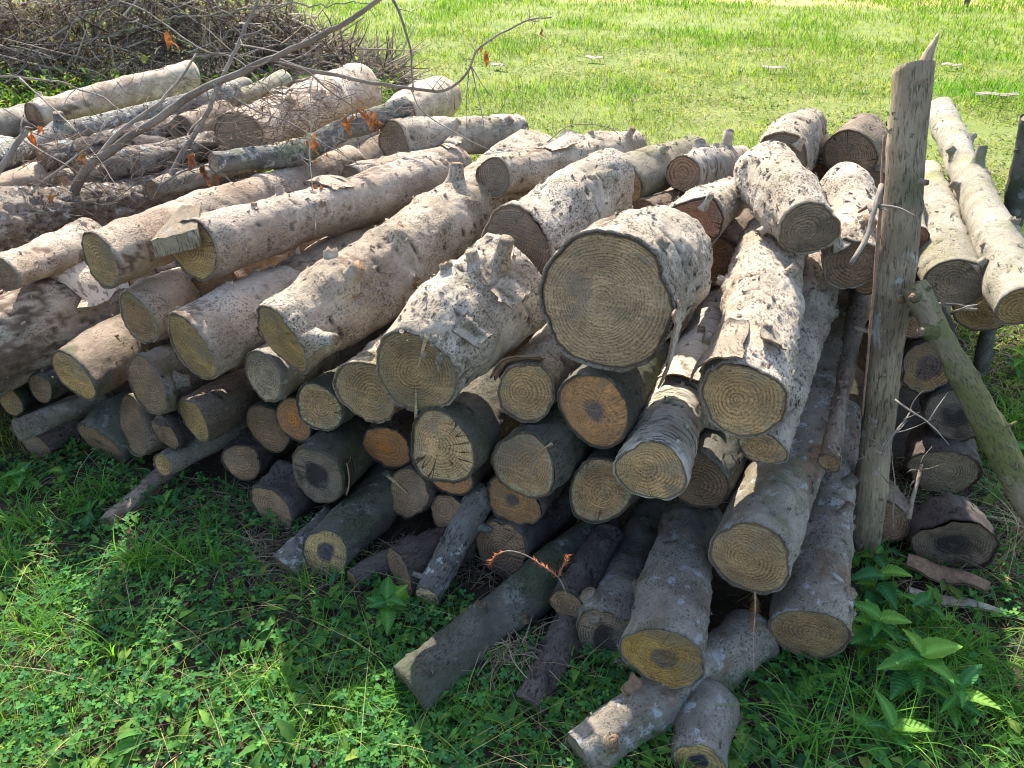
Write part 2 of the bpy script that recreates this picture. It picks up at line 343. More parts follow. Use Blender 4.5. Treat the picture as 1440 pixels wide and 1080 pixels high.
def make_log(key,  pts, radii, bk, ck, label, knots=(), seed=0, farcut=None, flakes=60, flaps=(), tilt=(0, 0), cat='log', name='log', group='felled logs stacked in the pile', ecc=None, jag=.006, oval=.055, tv=None, peel=None, slv=()):
    rg = np.random.default_rng(seed+100)
    if ecc is None: ecc = tuple(rg.uniform(-.18, .18, 2))
    org = np.array(pts[0], float); P = np.array(pts, float)-org
    dist = np.linalg.norm(org-np.array([0, 0, EYE])); rm = float(np.mean(radii))
    px = 760/dist
    seg = int(np.clip(2*math.pi*rm*px/2.6, 28, 120)); L0 = np.linalg.norm(np.diff(P, axis=0), axis=1).sum()
    n = int(np.clip(L0*px/4.2, 12, 150))
    q, r, t, L = spline(P, radii, n)
    q = q+(.012*rm/.1)*np.stack([vnoise(np.stack([t*2.5, t*0+c*5, t*0+seed], -1), c) for c in range(3)], -1)*np.sin(t/L*math.pi)[:, None]
    T, Xv, Yv = frames(q); a = np.arange(seg)/seg*2*math.pi
    ca, sa = np.cos(a)[None], np.sin(a)[None]; tt = t[:, None]
    am, fi, crk_amt = RELIEF[bk]
    st = {'rough': .35, 'ringed': 2.2, 'peel': .3, 'post': .3, 'white': 1.3}.get(bk, .8)
    cyl = np.stack(np.broadcast_arrays(rm*ca, rm*sa, tt), -1)+seed*3.7
    f1 = fbm(cyl*np.array([1, 1, .5]), 7, 2, seed); f2 = fbm(cyl*np.array([1, 1, st]), 45, 4, seed+3)
    if bk == 'rough': f2 = 1-2*np.abs(f2)*1.6
    rr = r[:, None]*(1+.8*oval*np.cos(3*(a[None]-rg.uniform(0, 6))-tt*2)+oval*np.cos(2*(a[None]-rg.uniform(0, 6))+tt*1.5))+am*f1*1.9+fi*f2*1.8
    crk = np.zeros_like(rr)
    # transverse cracks that open in drying bark
    for i in range(int(crk_amt*L*16*(rm/.08))):
        s0 = rg.uniform(.03, .97)*L; a0 = rg.uniform(-.3, math.pi+.3); wa = rg.uniform(.12, .6); sl_ = rg.uniform(-.02, .02)
        da = (a[None]-a0+math.pi) % (2*math.pi)-math.pi
        line = s0+sl_*da+.006*vnoise(np.stack(np.broadcast_arrays(da*6, da*0+i, da*0), -1), i)
        wd = rg.uniform(.0015, .004)
        m = np.exp(-((tt-line)/wd)**2)*np.clip(1.3-(np.abs(da)/wa)**2*1.3, 0, 1)
        crk = np.maximum(crk, m); 
    rr = rr-crk*.006
    pk = {'pale': .10, 'pink': .13, 'grey': .12, 'white': .0, 'brown': .2}.get(bk, 0) if peel is None else peel
    pl = np.zeros_like(rr)
    if pk:
        pn_ = fbm(cyl*np.array([1, 1, .5]), 9, 4, seed+31)+.25*vnoise(cyl*70, seed)
        pl = np.clip((pn_-(.62-pk*1.6))/.05, 0, 1); rr = rr-pl*.0035
    if bk in ('pale', 'pink', 'grey', 'white'):
        # swollen whorls where branches once grew
        for s0 in np.arange(rg.uniform(.05, .3), L, rg.uniform(.22, .4)):
            rr = rr+.006*(rm/.1)*np.exp(-((tt-s0)/.035)**2)*(1+.8*vnoise(np.stack(np.broadcast_arrays(ca*2.5, sa*2.5, tt*0+s0*9), -1), seed))
    # old branch collars
    for (s, nx, ny, nz, kr, kl) in knots:
        i = int(np.clip(s*(n-1), 0, n-1)); nv = np.array([nx, ny, nz]); a0 = math.atan2(nv@Yv[i], nv@Xv[i])
        da = ((a[None]-a0+math.pi) % (2*math.pi)-math.pi)*r[i]; d = np.sqrt(da**2+(tt-t[i])**2)
        rr = rr+kr*.8*np.exp(-(d/(kr*1.8))**2)+kr*.15*np.cos(d/kr*5)*np.exp(-(d/(kr*2.2))**2)
    # small knots
    for i in range(int(L*9)):
        kr = rg.uniform(.004, .011); s0 = rg.uniform(.03, .97)*L; a0 = rg.uniform(-.5, 3.6)
        da = ((a[None]-a0+math.pi) % (2*math.pi)-math.pi)*rm; d = np.sqrt(da**2+(tt-s0)**2)
        rr = rr+kr*.9*np.exp(-(d/kr)**2); crk = np.maximum(crk, .55*np.exp(-((d-kr*.2)/(kr*.8))**2))
    tx, ty = tilt[0]+rg.uniform(-.12, .12), tilt[1]+rg.uniform(-.12, .12)
    if tv is not None and np.any(tv): tx, ty = float(np.array(tv)@Xv[0]), float(np.array(tv)@Yv[0])
    sh = (tx*rr*ca+ty*rr*sa)*np.exp(-tt/(2.2*rm)); fx, fy = rg.uniform(-.2, .2, 2)
    sh = sh+(fx*rr*ca+fy*rr*sa)*np.exp(-(L-tt)/(2.2*rm))
    jg = jag*fbm(np.stack(np.broadcast_arrays(ca*rm, sa*rm, tt*0+seed), -1), 90, 2, seed)[:1]
    V = q[:, None]+rr[..., None]*(ca[..., None]*Xv[:, None]+sa[..., None]*Yv[:, None])+sh[..., None]*T[:, None]
    V[0] += jg[0][:, None]*T[0]
    bc = np.stack([np.broadcast_to(ca, rr.shape)*r[:, None], np.broadcast_to(sa, rr.shape)*r[:, None], np.broadcast_to(tt, rr.shape)], -1)
    rim = .955
    def inner(i, off, kk):
        rad = rr[i]*rim if kk else rr[i]
        return q[i]+rad[:, None]*(ca[0][:, None]*Xv[i]+sa[0][:, None]*Yv[i])+((sh[i])[:, None]+off)*T[i]
    lipN = inner(0, .0, 1)+(jg[0]*.5)[:, None]*T[0]; lipN2 = inner(0, .012, 1); lipF = inner(-1, 0, 1)
    A = np.concatenate([lipN2[None], lipN[None], V, lipF[None]]); bca = np.concatenate([bc[:1]*rim, bc[:1]*rim, bc, bc[-1:]*rim])
    cr = np.concatenate([np.full((2, seg), .55), crk, np.full((1, seg), .6)]); cr[2] = np.maximum(cr[2], .2)
    m = n+3; I = np.arange(m*seg).reshape(m, seg); J = np.roll(I, -1, 1)
    Fq = np.stack([I[:-1], J[:-1], J[1:], I[1:]], -1).reshape(-1, 4)
    root = empty(name, org, label, cat, group)
    mk('bark', A, [Fq], [B[bk]], root, {'bc': ('FLOAT_VECTOR', bca), 'crk': ('FLOAT', cr), 'pl': ('FLOAT', np.concatenate([pl[:1], pl[:1], pl, pl[-1:]]))})
    def face(i, mat, sgn, nm):
        nr = int(np.clip(rm*px/3, 6, 22)); u = (np.arange(1, nr+1)/nr)**.9
        rad = rr[i]*rim*1.004
        loc2 = u[:, None, None]*np.stack([rad*ca[0], rad*sa[0]], -1)[None]
        z = (tx, fx)[i != 0]*loc2[..., 0]+(ty, fy)[i != 0]*loc2[..., 1]
        z = z+sgn*.0018*fbm(np.concatenate([loc2, loc2[..., :1]*0+seed], -1), 60, 3, seed)+sgn*.004*fbm(np.concatenate([loc2, loc2[..., :1]*0+seed], -1), 12, 1, seed)
        Pn = q[i]+loc2[..., :1]*Xv[i]+loc2[..., 1:]*Yv[i]+(z+sgn*.002)[..., None]*T[i]
        cc = loc2-np.array(ecc)*rm*(1-u[:, None, None]**2)
        Vv = np.concatenate([Pn.reshape(-1, 3), [q[i]+sgn*.002*T[i]]])
        b3 = np.concatenate([cc.reshape(-1, 2), [-np.array(ecc)*rm]]); b3 = np.concatenate([b3, np.zeros((len(b3), 1))], 1)
        ruv = np.concatenate([np.repeat(u, seg), [0]])
        I = np.arange(nr*seg).reshape(nr, seg); J = np.roll(I, -1, 1)
        Fq = np.stack([I[:-1], I[1:], J[1:], J[:-1]], -1).reshape(-1, 4); Ft = np.stack([np.full(seg, nr*seg), I[0], J[0]], -1)
        if sgn < 0: Fq = Fq[:, ::-1]; Ft = Ft[:, ::-1]
        # front faces look outwards along -T at the near end
        mk(nm, Vv, [Fq[:, ::-1], Ft[:, ::-1]], [mat], root, {'bc': ('FLOAT_VECTOR', b3), 'ru': ('FLOAT', ruv)})
    face(0, CU[ck], 1, 'cut_face')
    face(-1, CU[farcut or 'brown'], -1, 'cut_face')
    def surf(s, a):
        i = int(np.clip(s*(n-1), 0, n-1)); j = int(round(a/(2*math.pi)*seg)) % seg
        return q[i], rr[i, j]+0, T[i], Xv[i], Yv[i]
    for (s, nx, ny, nz, kr, kl) in knots:
        i = int(np.clip(s*(n-1), 0, n-1)); nv = np.array([nx, ny, nz]); nv = nv-(nv@T[i])*T[i]; nv /= np.linalg.norm(nv)
        d = nv+.35*T[i]*(1 if rg.random() < .75 else -.4); d /= np.linalg.norm(d)
        b0 = q[i]+nv*r[i]*.8; e1_ = b0+nv*r[i]*.2+d*(kl+kr*.5)
        Vt, Fa, Fb, b2 = tube([b0, b0*.7+e1_*.3, (b0+e1_)/2, e1_], [kr*1.75, kr*1.25, kr, kr*.86], seg=14, n=9, rough=.35, seed=seed+int(s*50))
        if kl < .045 and rg.random() < .6: Vt[-16:-2] += d*rg.uniform(-.5, .6, (14, 1))*kr*.6
        nf = len(Fa); Fb = np.asarray(Fb); mi = [0]*nf+[0]*14+[1]*14
        ruv = np.ones(len(Vt)); ruv[-1] = 0; b4 = b2.copy(); b4[-15:] = b2[-15:]*[1, 1, 0]
        mk('branch_stub', Vt, [Fa, Fb], [B[bk if bk not in ('rough', 'peel') else 'grey'], CU['brown' if rg.random() < .6 else 'grey']], root,
           {'bc': ('FLOAT_VECTOR', b4), 'crk': ('FLOAT', np.zeros(len(Vt))), 'ru': ('FLOAT', ruv*.8)}, mi=mi)
    for (a0, r0_, r1_, wd_) in slv:
        a0 = math.radians(a0); dr = math.cos(a0)*Xv[0]+math.sin(a0)*Yv[0]; tn_ = -math.sin(a0)*Xv[0]+math.cos(a0)*Yv[0]; pv = []
        for u in np.linspace(0, 1, 6):
            rad = rm*(r0_+(r1_-r0_)*u); c_ = q[0]+dr*rad+T[0]*(tx*rad*math.cos(a0)+ty*rad*math.sin(a0)); w_ = wd_*(1-u*.8)*(1+.3*math.sin(u*17)); lift = .003+.007*(1-u)
            pv += [c_-tn_*w_, c_-T[0]*lift, c_+tn_*w_]
        ff = [(i*3+j, i*3+j+1, i*3+j+4, i*3+j+3) for i in range(5) for j in range(2)]+[(0, 2, 1, 1)][:0]
        mk('wood_sliver', np.array(pv), [np.array(ff), np.array([(0, 2, 1)])], [CU['pale']], root, {'bc': ('FLOAT_VECTOR', np.array(pv)), 'ru': ('FLOAT', np.zeros(18))})
    if flakes: flake_mesh(rg, int(flakes*1.7), surf, L, B[bk], root)
    for (s0, s1, a0, a1, lift, side, mt) in flaps:
        g = 9; U, W = np.meshgrid(np.linspace(0, 1, g), np.linspace(0, 1, g))
        top = []; bot = []
        ed = np.minimum(np.minimum(U, 1-U), np.minimum(W, 1-W))
        for th in (.0045, 0):
            PV = np.zeros((g, g, 3))
            for x in range(g):
                for y in range(g):
                    u, v = U[x, y], W[x, y]
                    jj = (rg.random()-.5)*.10*(ed[x, y] < .01) if th else jit[x, y]
                    if th:
                        if x == 0 and y == 0: jit = np.zeros((g, g))
                        jit[x, y] = jj
                    s = s0+(s1-s0)*(u+jj); aa = math.radians(a0+(a1-a0)*(v+jj))
                    c, rad, T_, X_, Y_ = surf(np.clip(s, 0, 1), aa)
                    # straight part beyond the cut when s < 0
                    ext = min(0., s)*L
                    lf = {'u0': (1-u), 'u1': u, 'v0': (1-v), 'v1': v}[side]**1.6*lift
                    PV[x, y] = c+T_*ext+(rad+.003+th+lf)*(math.cos(aa)*X_+math.sin(aa)*Y_)
            (top if th else bot).append(PV.reshape(-1, 3))
        Vv = np.concatenate([top[0], bot[0]]); I = np.arange(g*g).reshape(g, g); q4 = np.stack([I[:-1, :-1], I[:-1, 1:], I[1:, 1:], I[1:, :-1]], -1).reshape(-1, 4)
        bd = np.concatenate([I[0, :], I[1:, -1], I[-1, -2::-1], I[-2:0:-1, 0]]); bn = np.roll(bd, -1)
        side_f = np.stack([bd, bn, bn+g*g, bd+g*g], -1)
        bcx = np.stack([U*.08, W*.08, U*0+s0], -1).reshape(-1, 3); bcx = np.concatenate([bcx, bcx])
        fl = mk('bark_flap', Vv, [q4, q4[:, ::-1]+g*g, side_f], [B[bk] if mt != 'bast' else M_bast, M_inner], root, {'bc': ('FLOAT_VECTOR', bcx), 'crk': ('FLOAT', np.zeros(len(Vv)))}, mi=[0]*len(q4)+[1]*(len(q4)+len(side_f)))
    return root, surf
DATA = json.loads('''{"A": {"t": [-0.247, 0.074, -0.104], "p": [[-1.208, 2.091, 0.75], [-0.735, 3.511, 0.643]], "r": [0.0903, 0.0837], "k": []},
"B": {"t": [0.041, -0.024, 0.018], "p": [[-0.939, 2.112, 0.775], [-0.311, 3.148, 0.694]], "r": [0.0925, 0.096], "k": [[0.188, 0.32, -0.12, 0.94, 0.011, 0.01], [0.365, 0.74, -0.4, 0.54, 0.0164, 0.02], [0.327, -0.23, 0.22, 0.95, 0.014, 0.015]]},
"C": {"t": [-0.272, 0.093, -0.183], "p": [[-0.914, 1.906, 0.557], [-0.386, 3.311, 0.483]], "r": [0.1139, 0.113], "k": [[0.133, 0.01, 0.05, 1.0, 0.0107, 0.02], [0.367, -0.1, 0.09, 0.99, 0.0096, 0.03], [0.229, -0.22, 0.13, 0.97, 0.0113, 0.012]]},
"D": {"t": [-0.177, 0.11, -0.156], "p": [[-0.627, 1.828, 0.628], [0.119, 3.196, 0.751]], "r": [0.1066, 0.1342], "k": [[0.142, 0.49, -0.34, 0.81, 0.0261, 0.05], [0.02, 0.87, -0.48, 0.13, 0.0227, 0.045], [0.273, 0.88, -0.48, 0.02, 0.026, 0.012], [0.585, -0.06, -0.06, 1.0, 0.0272, 0.05], [0.167, -0.19, 0.01, 0.98, 0.0246, 0.03], [0.33, 0.15, -0.17, 0.97, 0.022, 0.015], [0.819, 0.65, -0.41, 0.64, 0.0431, 0.02]]},
"E": {"t": [0.212, -0.357, 0.384], "p": [[-0.239, 1.625, 0.638], [0.004, 1.916, 0.774]], "r": [0.1112, 0.1369], "k": [[0.817, 0.06, -0.46, 0.88, 0.0197, 0.06], [0.709, -0.32, -0.17, 0.93, 0.0181, 0.02], [0.546, -0.51, 0.02, 0.86, 0.0199, 0.02]]},
"F": {"t": [0.053, -0.05, 0.055], "p": [[0.004, 2.008, 0.82], [0.296, 2.375, 0.872]], "r": [0.1289, 0.1108], "k": []},
"G": {"t": [0, 0, 0], "p": [[0.197, 1.474, 0.902], [0.378, 1.848, 0.839]], "r": [0.1508, 0.1454], "k": [[0.106, 0.57, -0.14, 0.81, 0.0206, 0.015]]},
"H": {"t": [0.019, -0.004, 0.021], "p": [[-0.386, 1.75, 0.509], [-0.174, 2.415, 0.446]], "r": [0.0949, 0.103], "k": []},
"I": {"t": [0, 0, 0], "p": [[0.036, 1.64, 0.576], [0.178, 2.108, 0.475]], "r": [0.0783, 0.0879], "k": []},
"J": {"t": [0, 0, 0], "p": [[0.2, 1.558, 0.576], [0.435, 2.116, 0.423]], "r": [0.0926, 0.1023], "k": []},
"K": {"t": [0.091, -0.026, 0.118], "p": [[0.029, 1.559, 0.411], [0.211, 1.892, 0.344]], "r": [0.0915, 0.096], "k": []},
"Lq": {"t": [-0.035, 0.001, -0.041], "p": [[-0.183, 1.571, 0.452], [-0.042, 2.016, 0.345]], "r": [0.0946, 0.1049], "k": []},
"M": {"t": [0, 0, 0], "p": [[0.229, 1.543, 0.335], [0.393, 1.986, 0.159]], "r": [0.0873, 0.0991], "k": []},
"N": {"t": [0, 0, 0], "p": [[0.323, 1.419, 0.498], [0.45, 1.768, 0.479], [0.696, 2.295, 0.543]], "r": [0.0805, 0.074, 0.0649], "k": [[0.314, 0.98, -0.19, -0.01, 0.0149, 0.05], [0.631, 0.15, 0.19, 0.97, 0.0124, 0.03]]},
"O": {"t": [-0.007, -0.011, 0.206], "p": [[0.502, 1.387, 0.709], [0.796, 2.226, 0.765]], "r": [0.091, 0.0946], "k": [[0.546, 0.54, -0.24, 0.8, 0.0165, 0.03], [0.607, -0.94, 0.32, 0.1, 0.0156, 0.02], [0.249, -0.94, 0.33, 0.08, 0.0155, 0.02], [0.169, 0.17, -0.12, 0.98, 0.0128, 0.015]]},
"P": {"t": [0, 0, 0], "p": [[0.571, 1.409, 0.576], [0.985, 2.288, 0.679]], "r": [0.0559, 0.0715], "k": [[0.609, 0.12, -0.17, 0.98, 0.0119, 0.03], [0.669, 0.91, -0.42, -0.03, 0.0142, 0.02]]},
"Q": {"t": [0.006, -0.017, 0.114], "p": [[0.558, 1.309, 0.33], [0.821, 1.769, 0.384], [1.167, 2.441, 0.521]], "r": [0.0966, 0.0888, 0.078], "k": [[0.103, 0.19, -0.22, 0.96, 0.0135, 0.01], [0.34, 0.77, -0.36, 0.52, 0.0113, 0.02]]},
"R": {"t": [0.008, 0.001, -0.066], "p": [[0.705, 1.242, 0.145], [0.835, 1.543, 0.165], [1.096, 2.105, 0.21]], "r": [0.0953, 0.0847, 0.065], "k": [[0.086, 0.53, -0.29, 0.8, 0.017, 0.02], [0.533, 0.41, -0.21, 0.89, 0.018, 0.03], [0.363, 0.34, -0.17, 0.93, 0.0151, 0.05]]},
"S": {"t": [-0.023, -0.03, -0.234], "p": [[0.331, 1.115, 0.219], [0.521, 1.654, 0.131]], "r": [0.0953, 0.0882], "k": [[0.166, 0.65, -0.1, 0.76, 0.0112, 0.006]]},
"Tq": {"t": [0, 0, 0], "p": [[0.473, 1.499, 0.395], [0.618, 1.808, 0.354]], "r": [0.0772, 0.0808], "k": []},
"U": {"t": [0, 0, 0], "p": [[0.241, 1.274, 0.089], [0.311, 1.539, 0.05], [0.448, 1.815, 0.046]], "r": [0.0812, 0.0689, 0.0566], "k": [[0.069, -0.52, 0.29, 0.8, 0.0248, 0.03], [0.223, 0.5, -0.02, 0.87, 0.0164, 0.02]]},
"U2": {"t": [0, 0, 0], "p": [[0.274, 1.236, 0.025], [0.303, 1.337, 0.023]], "r": [0.0328, 0.0307], "k": []},
"V": {"t": [-0.095, 0.087, -0.209], "p": [[-0.243, 1.156, 0.052], [0.276, 1.723, 0.052]], "r": [0.0691, 0.067], "k": [[0.306, -0.02, 0.02, 1.0, 0.0214, 0.02], [0.433, 0.67, -0.62, 0.41, 0.0164, 0.004]]},
"W": {"t": [0.068, -0.204, 0.298], "p": [[-0.224, 1.447, 0.055], [-0.139, 1.596, 0.138], [-0.067, 1.727, 0.192]], "r": [0.0338, 0.0352, 0.0366], "k": [[0.215, 0.17, -0.68, 0.71, 0.0076, 0.02], [0.697, 0.74, -0.47, -0.47, 0.01, 0.03], [0.118, -0.89, 0.23, 0.39, 0.0077, 0.03]]},
"X": {"t": [-0.081, 0.092, -0.26], "p": [[0.145, 0.981, 0.072], [0.617, 1.327, 0.048]], "r": [0.0601, 0.0607], "k": [[0.087, 0.41, -0.51, 0.76, 0.0211, 0.004]]},
"Y": {"t": [0, 0, 0], "p": [[0.406, 0.978, 0.05], [0.467, 1.14, 0.045]], "r": [0.0574, 0.0574], "k": []},
"Z": {"t": [-0.061, 0.033, -0.24], "p": [[0.042, 1.129, 0.029], [0.227, 1.507, 0.035]], "r": [0.0393, 0.0462], "k": []},
"a1": {"t": [0, 0, 0], "p": [[0.144, 1.357, 0.116], [0.275, 1.606, 0.13]], "r": [0.0462, 0.0471], "k": []},
"a2": {"t": [0.145, -0.1, 0.252], "p": [[-0.032, 1.598, 0.076], [0.164, 1.843, 0.062]], "r": [0.0834, 0.0787], "k": []},
"a3": {"t": [-0.029, 0.009, -0.028], "p": [[-0.304, 1.751, 0.152], [-0.177, 1.973, 0.09]], "r": [0.0766, 0.0773], "k": []},
"a4": {"t": [0, 0, 0], "p": [[-0.191, 1.694, 0.135], [-0.068, 1.915, 0.049]], "r": [0.0629, 0.0629], "k": []},
"a5": {"t": [0, 0, 0], "p": [[-0.001, 1.62, 0.243], [0.144, 1.92, 0.192]], "r": [0.0808, 0.0785], "k": []},
"a6": {"t": [0, 0, 0], "p": [[-0.174, 1.711, 0.259], [-0.044, 2.037, 0.174]], "r": [0.0715, 0.0731], "k": []},
"b1": {"t": [0.099, -0.039, 0.135], "p": [[-0.526, 1.586, 0.084], [-0.377, 1.906, 0.068]], "r": [0.0769, 0.0892], "k": []},
"b2": {"t": [-0.286, -0.017, -0.241], "p": [[-0.568, 1.753, 0.225], [-0.478, 2.184, 0.088]], "r": [0.0977, 0.1123], "k": []},
"b3": {"t": [-0.076, 0.031, -0.096], "p": [[-0.737, 1.791, 0.063], [-0.681, 1.936, 0.066]], "r": [0.0814, 0.0858], "k": []},
"b4": {"t": [-0.318, -0.034, -0.336], "p": [[-0.373, 1.83, 0.27], [-0.309, 2.158, 0.177]], "r": [0.0789, 0.0856], "k": []},
"b5": {"t": [-0.106, 0.009, -0.074], "p": [[-0.56, 1.842, 0.403], [-0.474, 2.16, 0.318]], "r": [0.0728, 0.0786], "k": []},
"b6": {"t": [-0.188, 0.013, -0.144], "p": [[-0.664, 1.914, 0.311], [-0.592, 2.201, 0.244]], "r": [0.07, 0.0761], "k": []},
"b7": {"t": [-0.216, 0.009, -0.181], "p": [[-0.773, 1.997, 0.212], [-0.709, 2.293, 0.152]], "r": [0.0849, 0.0899], "k": []},
"b8": {"t": [-0.642, -0.087, -0.345], "p": [[-0.712, 1.879, 0.478], [-0.691, 2.303, 0.331]], "r": [0.0766, 0.0919], "k": []},
"c1": {"t": [-0.771, -0.066, -0.372], "p": [[-0.961, 1.907, 0.316], [-0.919, 2.366, 0.148]], "r": [0.0761, 0.092], "k": [[0.656, 0.44, -0.34, -0.83, 0.0245, 0.01]]},
"c2": {"t": [-0.433, 0.004, -0.19], "p": [[-1.166, 2.133, 0.54], [-1.115, 2.637, 0.432]], "r": [0.0896, 0.0948], "k": []},
"c3": {"t": [-0.748, -0.141, -0.381], "p": [[-1.369, 2.037, 0.395], [-1.394, 2.471, 0.285]], "r": [0.0871, 0.108], "k": []},
"c4": {"t": [-0.877, -0.078, -0.355], "p": [[-1.115, 1.98, 0.395], [-1.095, 2.382, 0.258]], "r": [0.0917, 0.1006], "k": [[0.09, 1.0, -0.03, 0.06, 0.0198, 0.02]]},
"c5": {"t": [-0.313, 0.084, -0.16], "p": [[-1.248, 2.065, 0.176], [-1.172, 2.245, 0.123]], "r": [0.1014, 0.0939], "k": []},
"c6": {"t": [-0.145, 0.044, -0.117], "p": [[-1.397, 2.109, 0.074], [-1.341, 2.292, 0.073]], "r": [0.0956, 0.0966], "k": [[0.102, 0.94, -0.29, 0.18, 0.0169, 0.01]]},
"c7": {"t": [-0.774, -0.265, -0.256], "p": [[-1.593, 2.188, 0.253], [-1.671, 2.554, 0.11]], "r": [0.0496, 0.0544], "k": []},
"c8": {"t": [-0.656, -0.196, -0.243], "p": [[-1.755, 2.241, 0.171], [-1.81, 2.573, 0.052]], "r": [0.0612, 0.0663], "k": []},
"c9": {"t": [-0.117, 0.049, -0.064], "p": [[-1.634, 2.061, 0.167], [-1.48, 2.353, 0.11]], "r": [0.0438, 0.0436], "k": []},
"d1": {"t": [-0.097, 0.028, -0.072], "p": [[-1.639, 2.126, 0.05], [-1.592, 2.282, 0.049]], "r": [0.0652, 0.0661], "k": []},
"d2": {"t": [-0.281, 0.076, -0.167], "p": [[-1.114, 1.997, 0.2], [-1.066, 2.112, 0.172]], "r": [0.0538, 0.0609], "k": [[0.02, 0.26, 0.12, 0.96, 0.0178, 0.008]]},
"d3": {"t": [-0.066, 0.017, -0.043], "p": [[-1.119, 1.946, 0.115], [-0.975, 2.293, 0.031]], "r": [0.0426, 0.0409], "k": []},
"d4": {"t": [0, 0, 0], "p": [[-1.244, 1.766, 0.019], [-1.138, 2.061, 0.025]], "r": [0.0257, 0.0332], "k": []},
"e1": {"t": [0, 0, 0], "p": [[-1.827, 2.073, 0.369], [-1.507, 2.795, 0.378]], "r": [0.1421, 0.1501], "k": [[0.614, 0.33, -0.16, 0.93, 0.0252, 0.01]]},
"e2": {"t": [-0.637, -0.089, -0.244], "p": [[-1.586, 2.202, 0.661], [-1.63, 2.782, 0.564]], "r": [0.0654, 0.0726], "k": []},
"e3": {"t": [0, 0, 0], "p": [[-1.918, 2.571, 0.686], [-1.784, 3.155, 0.56], [-1.483, 4.078, 0.434]], "r": [0.0983, 0.0951, 0.0903], "k": [[0.675, 0.01, 0.31, 0.95, 0.0337, 0.1]]},
"e4": {"t": [0, 0, 0], "p": [[-1.319, 3.756, 0.72], [-0.994, 5.219, 0.666]], "r": [0.1114, 0.1504], "k": [[0.219, 0.71, -0.13, 0.69, 0.0291, 0.04], [0.475, 0.78, -0.15, 0.61, 0.0276, 0.02]]},
"e5": {"t": [0, 0, 0], "p": [[-0.513, 3.382, 0.772], [0.006, 4.107, 0.657]], "r": [0.0948, 0.0884], "k": [[0.368, 0.65, -0.36, 0.67, 0.0197, 0.03], [0.842, 0.65, -0.36, 0.67, 0.0251, 0.02]]},
"e6": {"t": [0, 0, 0], "p": [[-0.639, 4.428, 0.66], [-0.473, 5.31, 0.596]], "r": [0.1101, 0.1444], "k": [[0.619, 0.47, -0.03, 0.88, 0.0263, 0.02]]},
"e7": {"t": [0, 0, 0], "p": [[-0.07, 2.614, 0.849], [0.52, 3.295, 0.789]], "r": [0.0677, 0.0715], "k": [[0.517, -0.17, 0.23, 0.96, 0.0136, 0.015], [0.67, -0.15, 0.21, 0.96, 0.0141, 0.01], [0.873, 0.48, -0.35, 0.81, 0.0145, 0.03]]},
"f1": {"t": [0, 0, 0], "p": [[0.368, 2.554, 0.847], [0.682, 2.892, 0.849]], "r": [0.0877, 0.0685], "k": [[0.378, 0.35, -0.33, 0.88, 0.0172, 0.015]]},
"f2": {"t": [0, 0, 0], "p": [[0.562, 2.52, 0.881], [0.83, 2.828, 0.844]], "r": [0.0605, 0.0569], "k": [[0.709, 0.01, 0.11, 0.99, 0.0177, 0.06], [0.325, -0.19, 0.27, 0.94, 0.0219, 0.03], [0.48, 0.1, 0.03, 0.99, 0.0123, 0.02], [0.622, 0.75, -0.62, 0.22, 0.0149, 0.005]]},
"f3": {"t": [0, 0, 0], "p": [[0.515, 2.116, 0.839], [0.715, 2.43, 0.837]], "r": [0.0872, 0.0728], "k": [[0.02, 0.35, -0.22, 0.91, 0.01, 0.03]]},
"f4": {"t": [0, 0, 0], "p": [[0.432, 2.428, 0.78], [0.758, 2.761, 0.751]], "r": [0.046, 0.0464], "k": []},
"f5": {"t": [0, 0, 0], "p": [[0.776, 1.925, 0.909], [0.77, 2.313, 0.957]], "r": [0.0812, 0.0894], "k": [[0.854, -0.9, -0.07, 0.42, 0.0168, 0.01], [0.791, -0.98, 0.01, -0.21, 0.0169, 0.01], [0.246, -0.84, 0.05, -0.54, 0.012, 0.02]]},
"f6": {"t": [0, 0, 0], "p": [[0.899, 2.591, 0.875], [1.155, 3.076, 0.878]], "r": [0.1192, 0.0995], "k": [[0.618, 0.47, -0.25, 0.84, 0.0104, 0.01], [0.02, 0.45, -0.24, 0.86, 0.0117, 0.01]]},
"f7": {"t": [-0.204, 0.078, -0.441], "p": [[1.2, 2.74, 0.893], [1.374, 3.062, 0.869]], "r": [0.0949, 0.0938], "k": []},
"f10": {"t": [0, 0, 0], "p": [[1.278, 2.684, 0.786], [1.483, 3.08, 0.749]], "r": [0.06, 0.0622], "k": []},
"f11": {"t": [0, 0, 0], "p": [[1.195, 2.939, 0.714], [1.397, 3.383, 0.7]], "r": [0.093, 0.0989], "k": []},
"f8": {"t": [0, 0, 0], "p": [[0.924, 1.936, 0.803], [1.117, 2.517, 0.831]], "r": [0.0705, 0.0892], "k": [[0.158, 0.25, -0.13, 0.96, 0.0236, 0.02], [0.02, -0.62, 0.17, 0.77, 0.0153, 0.01]]},
"f9": {"t": [0, 0, 0], "p": [[1.039, 2.08, 0.699], [1.145, 2.367, 0.693]], "r": [0.0538, 0.0597], "k": []},
"g1": {"t": [0, 0, 0], "p": [[0.767, 1.474, 0.482], [1.161, 2.329, 0.609]], "r": [0.0254, 0.03], "k": []},
"h1": {"t": [0.155, -0.039, -0.238], "p": [[1.352, 1.835, 0.724], [2.014, 3.726, 0.842]], "r": [0.0652, 0.0626], "k": [[0.438, -0.91, 0.3, 0.27, 0.0152, 0.02], [0.217, 0.25, -0.15, 0.96, 0.0174, 0.02], [0.718, 0.73, -0.29, 0.62, 0.0145, 0.01], [0.495, 0.0, -0.06, 1.0, 0.018, 0.06], [0.593, -0.7, 0.2, 0.68, 0.0165, 0.02], [0.155, -0.79, 0.24, 0.56, 0.0106, 0.01]]},
